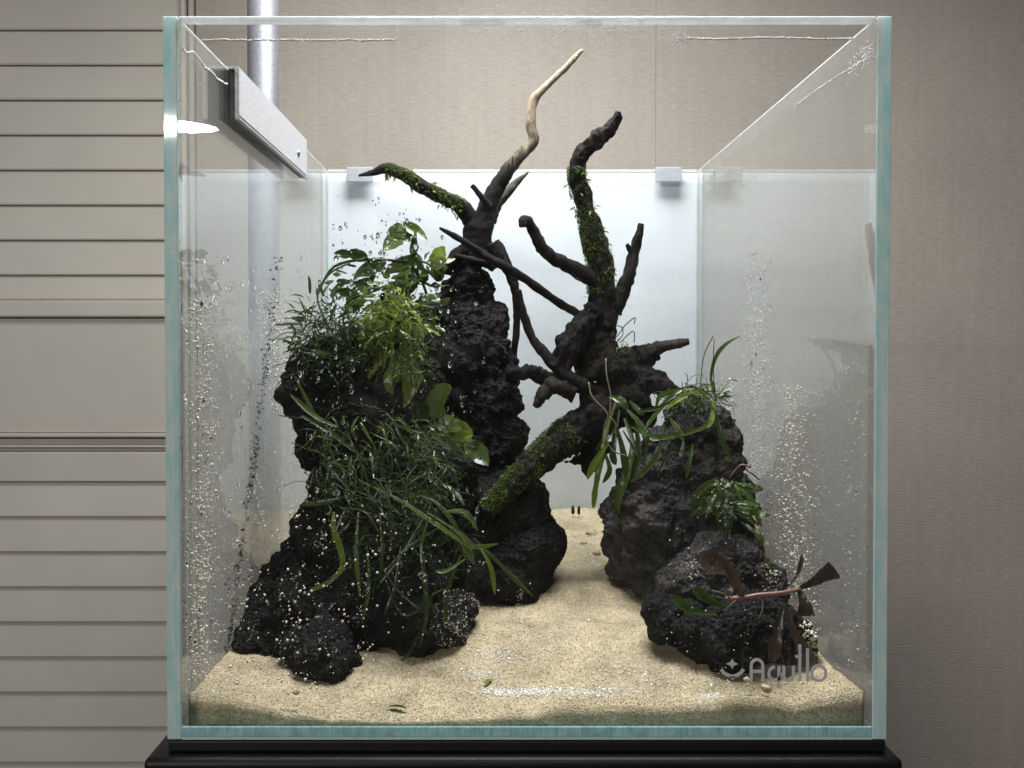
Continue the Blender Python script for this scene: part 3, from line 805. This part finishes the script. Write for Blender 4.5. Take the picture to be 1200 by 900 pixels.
# 1 dark olive fern bush by the side glass
pl = thing('fern', 'dark olive bushy fern on the rock against the side glass', 'fern', P(385, 440, .12), Gp)
tuft(pl, 'lobed', M['leaf_dark'], 170, (388, 392), (44, 46), .112, .022, .0085, (-.1, .1))
tuft(pl, 'narrow', M['leaf_dark'], 60, (380, 375), (40, 34), .112, .02, .010, (0, .4))
tuft(pl, 'narrow', M['leaf'], 40, (400, 405), (44, 40), .105, .015, .012, (0, .1))
tangle(pl, M['leaf_dark'], 260, (385, 405), (44, 44), .108, .018, .016)
stem([(395,400,.11),(372,352,.112),(385,322,.115),(410,308,.12)], 1.3, M['leaf'], pl)
stem([(430,420,.11),(405,360,.115),(425,340,.12),(452,338,.125)], 1.2, M['leaf_dark'], pl)
# 2 bright plant in the middle of the left group
pl = thing('leafy_plant', 'bright yellow-green ragged plant draped over the broad rock', 'plant', P(455, 430, .12), Gp)
tuft(pl, 'lobed', M['leaf_yel'], 170, (460, 388), (34, 46), .108, .016, .0095, (.1, -.5))
tuft(pl, 'lobed', M['leaf'], 80, (462, 375), (46, 50), .112, .018, .010, (.1, -.2))
for sp_ in ([(468,415,.105),(476,445,.100),(477,475,.098)], [(472,420,.105),(482,452,.100),(472,478,.098)], [(462,420,.104),(455,445,.1),(460,462,.1)], [(480,410,.105),(490,440,.102),(486,462,.1)]):
    blade(sp_, 13, M['leaf_yel'], pl, ruffle=.9)
tangle(pl, M['leaf_yel'], 220, (462, 395), (34, 50), .104, .014, .013)
# 3 broad leaves with long stems at the top
pl = thing('broad_leaved_plant', 'broad green leaves on thin arching stems left of the stump', 'plant', P(500, 345, .15), Gp)
for a_ in ((487,268,.14,42,30,205,'leaf'),(470,262,.14,26,24,250,'leaf'),(472,262,.14,34,16,335,'leaf'),(484,300,.14,34,14,80,'leaf'),(508,316,.14,40,22,68,'leaf_yel'),(500,330,.14,30,20,130,'leaf'),
           (490,305,.145,40,20,190,'leaf'),(452,306,.14,40,22,200,'leaf_dark'),(482,318,.138,30,30,250,'leaf_dark'),(462,330,.14,34,18,255,'leaf_yel'),(478,340,.14,40,26,225,'leaf'),(440,322,.14,34,20,215,'leaf_dark'),
           (430,304,.14,28,16,150,'leaf_dark'),(412,300,.14,22,12,160,'leaf_dark'),(405,330,.14,22,10,215,'leaf_dark'),(470,350,.135,36,24,205,'leaf_yel'),(500,350,.14,34,18,240,'leaf'),(515,330,.15,30,18,100,'leaf'),
           (430,350,.135,30,16,195,'leaf_dark'),(445,352,.132,30,18,265,'leaf_yel'),(497,372,.135,30,20,250,'leaf'),(415,345,.13,24,12,160,'leaf_dark')):
    broad(a_[0], a_[1], a_[2], a_[3], a_[4], a_[5], M[a_[6]], pl)
for sp_ in ([(515,325,.148),(500,308,.145),(470,306,.142),(430,304,.14),(392,312,.138),(374,340,.135)], [(515,328,.148),(492,310,.142),(485,285,.14),(478,268,.14)], [(505,335,.148),(480,325,.145),(455,335,.142),(425,345,.14)],
            [(500,345,.145),(492,320,.14),(488,300,.138)], [(480,360,.14),(440,335,.138),(410,330,.135)], [(440,400,.13),(437,360,.132),(430,330,.135)], [(410,400,.12),(402,370,.125),(420,350,.13),(460,345,.135)]):
    stem(sp_, 1.7, M['leaf'], pl)
tuft(pl, 'oval', M['leaf_dark'], 36, (440, 330), (55, 32), .14, .012, .0085, (-.2, .1))
tuft(pl, 'oval', M['leaf'], 30, (500, 340), (22, 42), .142, .012, .009, (-.1, .1))
# 4 broad deep green leaves low on the tall rock
pl = thing('broad_leaved_plant', 'three glossy deep green leaves low on the pointed rock', 'plant', P(525, 520, .115), Gp)
broad(505, 488, .108, 62, 38, 62, M['leaf'], pl, .5); broad(522, 512, .105, 40, 36, 22, M['leaf_yel'], pl, .5)
broad(500, 492, .108, 38, 20, 120, M['leaf_dark'], pl, .5); broad(545, 520, .11, 34, 26, -30, M['leaf_dark'], pl, .4)
broad(512, 498, .104, 34, 24, 10, M['leaf'], pl, .5); broad(500, 455, .11, 34, 26, 95, M['leaf_dark'], pl, .4)
stem([(520,520,.108),(512,500,.106),(506,488,.107)], 2, M['leaf'], pl)
# 5 long needle-leaved fern
pl = thing('fern', 'long narrow-leaved fern trailing across the middle of the broad rock', 'fern', P(430, 560, .09), Gp)
for i in range(120):
    bx, by = U(360, 525), U(475, 600)
    if by < 480+(bx-365)*.12: by += 20
    an = math.radians(random.gauss(-40, 40) if R() < .72 else U(0, 360)); ln = U(14, 50); Y = U(.074, .096)
    dx, dy = math.cos(an)*ln, -math.sin(an)*ln
    blade([(bx,by,Y),(bx+dx*.5+U(-7,7),by+dy*.42-U(-6,8),Y-.004),(bx+dx,by+dy+U(0,10),Y-.006)], U(1.8,4.8), random.choice((M['leaf'],M['leaf_dark'],M['leaf_dark'],M['leaf_dark'],M['leaf_mid'])), pl, sub=4, ruffle=.7)
for sp_, w_ in (([(420,562,.075),(475,590,.066),(520,620,.06),(555,645,.057)], 7), ([(470,575,.072),(505,585,.066),(530,610,.062),(545,640,.06)], 7), ([(500,600,.066),(540,625,.06),(556,640,.058),(584,637,.056)], 8),
                ([(530,620,.062),(545,640,.058),(556,662,.056)], 12), ([(555,630,.06),(580,655,.057),(605,680,.055),(625,699,.054)], 7.5), ([(562,640,.06),(575,665,.058),(580,698,.057)], 8), ([(395,500,.08),(370,488,.082),(340,462,.085)], 9),
                ([(430,540,.078),(385,505,.08),(352,486,.083)], 9), ([(400,560,.08),(375,500,.085),(345,440,.09)], 6), ([(520,600,.064),(545,600,.062),(560,622,.06)], 8), ([(420,600,.07),(418,650,.066),(422,700,.064)], 8), ([(445,600,.07),(448,640,.066),(444,690,.064)], 7),
                ([(500,600,.066),(470,650,.063),(440,690,.062)], 5), ([(520,615,.064),(480,640,.062),(452,668,.062)], 5)):
    blade(sp_, w_*.9, random.choice((M['leaf'], M['leaf_mid'])), pl, sub=7)
tuft(pl, 'narrow', M['leaf_dark'], 60, (450, 570), (85, 65), .085, .012, .016, (.3, -.3))
tangle(pl, M['leaf_dark'], 160, (445, 545), (88, 66), .080, .014, .020)
tangle(pl, M['leaf'], 40, (440, 530), (80, 50), .070, .010, .016)
tangle(pl, M['leaf_dark'], 200, (470, 640), (70, 50), .075, .012, .020)
# 6 trailing weeds low in front
pl = thing('trailing_weed', 'strands of green weed hanging down to the crusted rock', 'weed', P(495, 760, .05), Gp)
for sp_, w_ in (([(502,608,.058),(494,640,.052),(498,680,.048),(500,720,.046),(492,758,.046)], 8), ([(540,650,.056),(528,680,.052),(522,712,.05),(520,732,.05)], 8), ([(492,740,.046),(480,765,.044),(470,775,.042)], 5), ([(470,640,.058),(462,690,.054),(450,720,.052)], 5),
                ([(545,655,.055),(525,668,.052),(510,670,.052)], 6), ([(430,640,.06),(432,690,.056),(424,730,.054)], 6), ([(520,690,.05),(505,700,.049),(512,725,.048)], 4)):
    blade(sp_, w_, random.choice((M['leaf'], M['leaf_dark'])), pl, sub=6)
for sp_ in ([(450,668,.054),(464,690,.052),(480,705,.05),(492,715,.048)], [(452,680,.054),(470,720,.05),(490,716,.048)]):
    stem(sp_, 1.0, M['leaf_brown'], pl, 'root')
pl = thing('leaf_strip', 'single yellow-green curved leaf standing out on the dark rock', 'leaf', P(366, 690, .05))
blade([(364,692,.05),(385,682,.048),(401,664,.047),(398,640,.047),(391,620,.047),(391,600,.048)], 9, M['leaf_mid'], pl, 'blade', sub=7, basew=.5, tipw=.4, fold=.1)
# 7 fern hanging from the driftwood
pl = thing('fern', 'strap-leaved fern drooping from the driftwood over the gap', 'fern', P(725, 490, .13), Gp)
for sp_, w_, m_ in (([(722,470,.128),(712,500,.124),(706,530,.122),(700,560,.121),(694,592,.121)], 9, 'leaf'), ([(712,520,.122),(698,540,.12),(688,562,.12)], 10, 'leaf_yel'), ([(708,530,.121),(714,550,.12),(706,566,.12)], 9, 'leaf'), ([(702,560,.121),(697,575,.12),(695,596,.12)], 9, 'leaf_yel'),
                    ([(732,490,.13),(742,520,.126),(736,550,.125),(728,575,.125),(724,605,.126)], 12, 'leaf'), ([(725,480,.128),(718,530,.125),(722,545,.124)], 10, 'leaf_dark'), ([(735,480,.13),(752,500,.126),(758,522,.125)], 9, 'leaf'),
                    ([(715,465,.126),(728,470,.122),(735,480,.121)], 12, 'leaf'), ([(738,470,.128),(748,480,.125),(755,486,.124)], 9, 'leaf_dark'), ([(718,500,.126),(704,520,.124),(700,530,.124)], 9, 'leaf_dark'), ([(730,505,.127),(745,530,.124),(750,535,.124)], 7, 'leaf_dark'), ([(740,500,.127),(760,512,.124),(772,516,.122)], 7, 'leaf'),
                    ([(722,500,.126),(730,530,.124),(733,560,.124)], 10, 'leaf_dark'), ([(745,495,.128),(748,530,.126),(740,562,.126)], 11, 'leaf_dark'), ([(728,560,.126),(722,590,.126),(730,612,.127)], 10, 'leaf')):
    blade(sp_, w_, M[m_], pl, sub=5)
for sp_ in ([(690,448,.124),(694,465,.12),(712,485,.118),(708,500,.118),(706,520,.118)], [(710,420,.124),(711,440,.12),(716,465,.118),(714,488,.117)], [(714,488,.117),(722,500,.116),(708,520,.118)], [(708,510,.118),(718,528,.117),(735,534,.117)]):
    stem(sp_, .9, M['root'], pl, 'root')
for sp_ in ([(718,400,.155),(728,388,.153),(732,382,.152),(744,372,.152),(743,380,.152)], [(722,402,.155),(730,392,.153),(728,383,.153),(720,382,.153)], [(726,402,.155),(742,388,.153),(743,402,.153)]):
    stem(sp_, .6, M['wood'], pl, 'tendril')
# 8 fern on the peak of the right rock
pl = thing('fern', 'strap-leaved fern crowning the grey rock with one tall curled leaf', 'fern', P(820, 470, .12), Gp)
for sp_, w_, m_ in (([(840,470,.12),(833,445,.122),(838,420,.124),(850,404,.125),(868,394,.126)], 6, 'leaf'), ([(832,462,.118),(812,454,.114),(790,462,.112),(765,490,.111),(752,510,.111)], 7, 'leaf'), ([(835,465,.118),(815,458,.112),(795,468,.109),(780,480,.108)], 7, 'leaf_yel'),
                    ([(836,488,.114),(826,500,.108),(800,508,.106),(770,512,.107),(748,502,.11)], 8, 'leaf'), ([(836,470,.116),(834,490,.109),(828,502,.108)], 8, 'leaf_yel'), ([(838,480,.114),(846,515,.109),(858,540,.108)], 8, 'leaf'), ([(780,500,.108),(772,530,.105),(755,552,.104),(738,566,.104)], 7, 'leaf'),
                    ([(812,520,.106),(808,540,.104),(804,560,.104)], 6, 'leaf'), ([(800,455,.112),(775,462,.110),(768,480,.110)], 6, 'leaf'), ([(845,468,.12),(850,462,.12),(846,455,.12)], 4, 'leaf'), ([(790,470,.11),(770,478,.108),(748,482,.109)], 6, 'leaf_dark'), ([(785,490,.108),(795,505,.105),(798,514,.104)], 9, 'leaf'),
                    ([(800,510,.106),(800,525,.104),(796,538,.103)], 7, 'leaf_dark'), ([(760,505,.109),(757,530,.108),(752,545,.108)], 6, 'leaf'), ([(790,520,.106),(776,545,.104),(770,562,.104)], 4, 'leaf_dark')):
    blade(sp_, w_, M[m_], pl, sub=6)
tuft(pl, 'narrow', M['leaf'], 46, (815, 466), (30, 9), .125, .012, .010, (-.2, .0))
tuft(pl, 'narrow', M['leaf_yel'], 18, (812, 460), (26, 6), .12, .010, .008, (-.2, .0))
for sp_ in ([(820,470,.12),(824,420,.124),(836,394,.126)], [(838,470,.12),(836,430,.122),(837,398,.123)]): stem(sp_, .6, M['wood_grey'], pl, 'dry_stem')
tangle(pl, M['leaf'], 90, (812, 466), (34, 12), .118, .010, .014)
# 9 lobed fern on the right rock
pl = thing('fern', 'dark green lobed fern on the flank of the grey rock', 'fern', P(850, 600, .1), Gp)
for i in range(46):
    bx, by = 850+U(-14,14), 575+U(-14,24); an = math.radians(U(-175, 5)); ln = U(26, 62); Y = U(.082,.10)
    blade([(bx,by,Y),(bx+math.cos(an)*ln*.5,by-math.sin(an)*ln*.4,Y-.004),(bx+math.cos(an)*ln*.85,by-math.sin(an)*ln*.85,Y-.006)], U(7,14), random.choice((M['leaf'],M['leaf_dark'],M['leaf_dark'])), pl, sub=7, ruffle=.9, jag=.45)
for sp_, w_ in (([(862,630,.09),(885,648,.082),(905,668,.078)], 12), ([(868,612,.09),(888,628,.082),(893,640,.08)], 12), ([(842,560,.096),(822,572,.092),(812,590,.09)], 10), ([(870,560,.095),(882,590,.09),(892,618,.086)], 9)):
    blade(sp_, w_, M['leaf'], pl, sub=6, ruffle=.6)
stem([(855,560,.1),(868,545,.098),(880,548,.096)], 1.2, M['leaf_pink'], pl); stem([(868,545,.098),(890,562,.1)], .8, M['wood'], pl)
# 10 brown-leaved plant
pl = thing('brown_leaved_plant', 'brown-leaved plant on a pink stem across the low rock behind the lettering', 'plant', P(905, 695, .04), Gp)
stem([(872,700,.036),(890,697,.034),(915,695,.034),(938,690,.036)], 3.0, M['leaf_pink'], pl)
stem([(850,702,.036),(860,702,.036),(874,700,.036)], 4.0, M['leaf_pink'], pl, 'root_crown')
for sp_ in ([(855,700,.035),(845,695,.033),(834,692,.032)], [(855,703,.035),(843,700,.033),(835,698,.032)], [(858,699,.034),(850,693,.032),(846,690,.032)], [(892,697,.034),(894,712,.032),(890,724,.032)], [(898,700,.034),(910,708,.033)], [(862,704,.034),(848,716,.033)]):
    stem(sp_, 1.0, M['root'], pl, 'root')
for sp_, w_, m_ in (([(935,690,.036),(952,682,.035),(968,672,.034),(978,666,.033)], 27, 'leaf_brown'), ([(935,690,.036),(942,705,.034),(944,722,.033)], 24, 'leaf_brown'), ([(922,712,.034),(930,740,.032),(946,770,.030),(952,786,.03)], 20, 'leaf_brown'), ([(915,695,.034),(932,678,.033),(938,662,.033),(940,650,.033)], 6, 'leaf_brown'),
                    ([(868,700,.034),(858,672,.032),(835,660,.031),(820,650,.031)], 30, 'leaf_brown'), ([(850,712,.034),(830,702,.032),(812,690,.031)], 17, 'leaf'), ([(840,720,.034),(812,715,.032),(788,700,.031)], 15, 'leaf'), ([(918,712,.034),(910,745,.032),(905,775,.031)], 18, 'leaf_brown'), ([(874,702,.036),(862,690,.033),(852,690,.033)], 10, 'leaf_brown')):
    blade(sp_, w_, M[m_], pl, sub=6, tipw=.9 if w_ in (27, 24) else .25, basew=.12, peak=.93 if w_ in (27, 24) else .7, ruffle=.4)
# loose leaf bits on the sand
for spx, spy, ang, l, lab in ((572, 803, 50, .0052, 'short bit of green leaf lying on the open sand'), (466, 834, -14, .0085, 'dark sliver of leaf lying near the front glass')):
    # rest on the bed
    Y = .01
    for _ in range(60):
        p = P(spx, spy, Y)
        if p.z <= sandz(p.x, Y)+.0006: break
        Y += .002
    a = math.radians(ang); d = Vector((math.cos(a), math.sin(a), 0)); p = P(spx, spy, Y); p.z = sandz(p.x, Y)+.0012
    pts = [p+d*l*(t-.5)+Vector((0,0,.0006*math.sin(t*3))) for t in (0,.2,.4,.6,.8,1)]
    o = link('leaf_scrap', ribbon_me(pts, [.0005,.0009,.0011,.0011,.0009,.0004], Vector((0,0,1)), .2), M['leaf_yel'] if ang > 0 else M['leaf_dark'])
    tag(o, lab, 'leaf')

# ------------------------------------------------------------------ crusts, grit and drops
def surf_spots(px0, px1, py0, py1, n, plane, r0, r1, shape=None):
    out = []
    while len(out) < n:
        px, py = U(px0, px1), U(py0, py1)
        if shape and R() > shape(px, py): continue
        p = PXX(px, py, plane[1]) if plane[0] == 'x' else P(px, py, plane[1])
        r = r0*(r1/r0)**(R()**2.2); out.append((p, r))
    return out
XL, XR, YF = -.1437, .1437, T+.0003
def nz(px, py, s, t): return max(0, min(1, (noise.noise(Vector((px*s, py*s, 5.2)))+t)*2))
left = surf_spots(214, 262, 350, 800, 900, ('x', XL), .00022, .0008, lambda x, y: math.exp(-((x-238)/12)**2)*nz(x, y, .05, .4))
left += surf_spots(214, 330, 600, 800, 260, ('x', XL), .0002, .0007, lambda x, y: nz(x, y, .04, .3)*(1 if x < 240 or y > 640 else .4))
left += surf_spots(300, 345, 340, 430, 330, ('x', XL), .0003, .0009, lambda x, y: math.exp(-((x-(312+(y-340)*.25))/14)**2))
left += surf_spots(312, 350, 420, 480, 160, ('x', XL), .0003, .001)
fast_grains('sand_grit', left, M['crust'], lp)
right = surf_spots(890, 962, 450, 790, 1500, ('x', XR), .0002, .0008, lambda x, y: math.exp(-((x-(928+(y-560)*.02))/(15+max(0,(y-560))*.09))**2)*(1 if y < 720 else .45))
right += surf_spots(990, 1016, 420, 780, 70, ('x', XR), .0002, .00055)
right += surf_spots(896, 1010, 540, 790, 200, ('x', XR), .00018, .0004)
right += surf_spots(844, 858, 440, 500, 70, ('x', XR), .0004, .001)
fast_grains('sand_grit', right, M['crust'], rp)
pane_glints = surf_spots(855, 915, 285, 560, 1500, ('x', XR), .00012, .00042, lambda x, y: math.exp(-((x-886)/13)**2)*(.35+.65*min(1,(y-285)/120)))
fast_grains('drop_glint', pane_glints, M['lime'], rp)  # white grains paint the bright glints of condensation on this pane
front = surf_spots(268, 560, 560, 815, 560, ('y', YF), .0001, .0009, lambda x, y: nz(x, y, .05, .08)*math.exp(-((x-360)/90)**2))
front += surf_spots(268, 430, 680, 812, 460, ('y', YF), .0001, .0010, lambda x, y: nz(x, y, .06, .15))
front += surf_spots(214, 300, 560, 800, 260, ('y', YF), .00012, .0004, lambda x, y: nz(x, y, .05, .3))
front += surf_spots(440, 640, 620, 760, 60, ('y', YF), .00014, .0006)
front += surf_spots(780, 960, 560, 800, 130, ('y', YF), .00014, .0005)
fast_grains('sand_grit', front, M['crust'], fp)
M['speck_dark'] = simple('near_black_speck', (.012, .012, .010), .7)
alg_dark = []  # dark specks along a broken slanting line on the left pane
for i in range(750):
    t = R()
    if noise.noise(Vector((t*26, 3.3, 0))) < U(-.5, .25): continue
    alg_dark.append((PXX(326-62*t**1.1+random.gauss(0, 3.2-1.6*t), 300+480*t, XL), .00025*(3.4**R())))
fast_grains('dark_speck', alg_dark, M['speck_dark'], lp)
# crust on the rock by the path and at the foot of the right rocks
def crust(spots, lab):
    out = []
    for px, py, r in spots:
        q = on_rock(px, py)
        if q is not None: out.append((q, r))
    stuff(tag(fast_grains('sand_crust', out, M['crust']), lab, 'sand'))
sp_ = []
for i in range(1600):
    a = R()*6.28; rr = R()**.6; px = 538+34*rr*math.cos(a); py = 730+40*rr*math.sin(a)
    if nz(px, py, .09, .35) > R(): sp_.append((px, py, .0001*(5**(R()**3))))
for i in range(60): sp_.append((random.gauss(585,6), random.gauss(716,4), U(.0003,.0009)))
for i in range(40): sp_.append((random.gauss(610,2), 690+R()*26, U(.0002,.0006)))
for i in range(60): sp_.append((U(270,430), U(690,810), .00012*(4**(R()**2))))
crust(sp_, 'pale clumped sand crust on the low rocks beside the sand path')
sp_ = []
for i in range(140): sp_.append((random.gauss(902,9), random.gauss(672,10), .00015*(5**(R()**2))))
for i in range(160): sp_.append((random.gauss(950,6), random.gauss(748,12), U(.0003,.0010)))
for i in range(60): sp_.append((random.gauss(814,7), random.gauss(664,12), .00014*(4**(R()**2))))
for i in range(150): sp_.append((U(750,940), U(470,790), .00012*(3**R())))
crust(sp_, 'pale sand crumbs caught on the grey rocks round the brown-leaved plant')
# small pale pebbles at the far end of the path
for i, (px, py, r, lab) in enumerate(((694, 614, 6, 'pale pebble at the far end of the path against the grey rock'), (684, 606, 4, 'small pale pebble in the middle of the far end of the path'), (699, 628, 4.5, 'pale pebble half under the grey rock'))):
    bm = bmesh.new(); Y = .235-.02*i; add_ball(bm, Vector((0,0,0)), rm(r, Y), 3, (1.2,.9,.8)); 
    q = P(px, py, Y); q.z = sandz(q.x, Y)+rm(r, Y)*.15
    for v in bm.verts: v.co *= 1+.25*noise.noise(v.co*300+Vector((i*5,0,0)))
    for v in bm.verts: v.co += q
    tag(link('pebble', mesh_bm(bm, True), M['sand']), lab, 'pebble')
for px, lab in ((671.5, 'tiny dark upright chip beside a pale one at the end of the path'), (678.5, 'tiny black upright chip at the end of the path')):
    bm = bmesh.new(); Y = .272; add_ball(bm, Vector((0,0,0)), .0019, 2, (.7,.6,1.9)); q = P(px, 598, Y); q.z = max(q.z, sandz(q.x, Y)+.002)
    for v in bm.verts: v.co = v.co*(1+.3*noise.noise(v.co*700+Vector((px,0,0)))) + q
    tag(link('stone_chip', mesh_bm(bm, True), M['rock']), lab, 'stone')
for i, (px, py, lab) in enumerate(((898, 806, 'small round pebble in the sand under the printed letters'), (876, 797, 'small pale pebble beside the first printed letter'), (347, 812, 'small grey pebble left of the front rock'))):
    bm = bmesh.new(); Y = .012; add_ball(bm, Vector((0,0,0)), .0021 if i == 0 else .0013, 3, (1.1,.9,.85)); q = P(px, py, Y); q.z = max(q.z, sandz(q.x, Y)+.0008)
    for v in bm.verts: v.co = v.co*(1+.55*noise.noise(v.co*420+Vector((px,0,0)))) + q
    tag(link('pebble', mesh_bm(bm, True), M['sand']), lab, 'pebble')

# limescale lines and specks near the rim
lime = []
def lime_line(f, n, r0, r1, jit):
    for i in range(n):
        t = R(); p = f(t); lime.append((p+Vector((U(-1,1),0,U(-1,1)))*jit, U(r0, r1)))
lime_line(lambda t: P(236+229*t, 47+noise.noise(Vector((t*14,0,0))), YF), 700, .00016, .00052, .0003)
lime_line(lambda t: P(465, 47-22*t, YF), 30, .0001, .0002, .0002)
lime_line(lambda t: P(803+197*t, 45+2*math.sin(t*9)*.4, YF), 700, .00016, .0005, .00025)
lime_line(lambda t: P(800+3*R(), 46-20*t, YF), 40, .0001, .0002, .0003)
for i in range(90): lime.append((P(random.gauss(800,5), random.gauss(46,3.5), YF), U(.00015,.0004)))
for i in range(700):
    px = U(560, 800); lime.append((P(px, random.gauss(38, 9) if R() < .8 else U(28,66), YF), U(.00008,.0003)))
fast_grains('limescale', lime, M['lime'], fp)
lime = []
lime_line(lambda t: PXX(930+86*t, 126-58*t**.9, XR), 260, .00012, .0004, .0002)
for i in range(200):
    t = R()**.5; lime.append((PXX(985+38*t+random.gauss(0,4), 92-36*t+random.gauss(0,6), XR), U(.0001,.00035)))
fast_grains('limescale', lime, M['lime'], rp)
lime = []
lime_line(lambda t: PXX(214+52*t, 52+50*t+9*noise.noise(Vector((t*5,1.3,0))), XL), 240, .00012, .0005, .0003)
fast_grains('limescale', lime, M['lime'], lp)

# water drops
def drops(name, spots, nrm, parent):
    vs_, fs = [], []
    up = Vector((0,0,1)); a = nrm.cross(up).normalized()
    for p, r in spots:
        b = len(vs_); sq = U(.8,1.6); h = r*U(.35,.6); K = 9
        vs_.append(p + nrm*h)
        for rr, hh in ((.62,.72),(1.0,0.0)):
            for k in range(K):
                an = 2*math.pi*k/K; vs_.append(p + a*math.cos(an)*r*rr + up*math.sin(an)*r*rr*sq*(1 if math.sin(an) > 0 else 1.15) + nrm*h*hh)
        vs_.append(p.copy())
        for k in range(K):
            k2 = (k+1)%K
            fs += [(b, b+1+k, b+1+k2), (b+1+k, b+1+K+k, b+1+K+k2, b+1+k2), (b+1+2*K, b+1+K+k2, b+1+K+k)]
    me = bpy.data.meshes.new('m'); me.from_pydata(vs_, [], fs)
    bm = bmesh.new(); bm.from_mesh(me); bmesh.ops.recalc_face_normals(bm, faces=list(bm.faces)); bm.to_mesh(me); bm.free()
    me.shade_smooth()
    return stuff(link(name, me, M['drop'], parent))
dl = surf_spots(216, 384, 300, 790, 900, ('x', XL), .0004, .0014, lambda x, y: nz(x, y, .02, .45))
drops('water_drop', dl, Vector((1,0,0)), lp)
dr = surf_spots(862, 912, 295, 700, 520, ('x', XR), .0004, .0013, lambda x, y: math.exp(-((x-884)/14)**2))
dr += surf_spots(830, 1010, 440, 780, 260, ('x', XR), .0003, .0008)
drops('water_drop', dr, Vector((-1,0,0)), rp)
df = surf_spots(390, 520, 230, 350, 150, ('y', YF), .00025, .0011, lambda x, y: nz(x, y, .035, .3))
df += surf_spots(340, 570, 330, 700, 420, ('y', YF), .00025, .0012, lambda x, y: nz(x, y, .03, .3))
drops('water_drop', df, Vector((0,1,0)), fp)
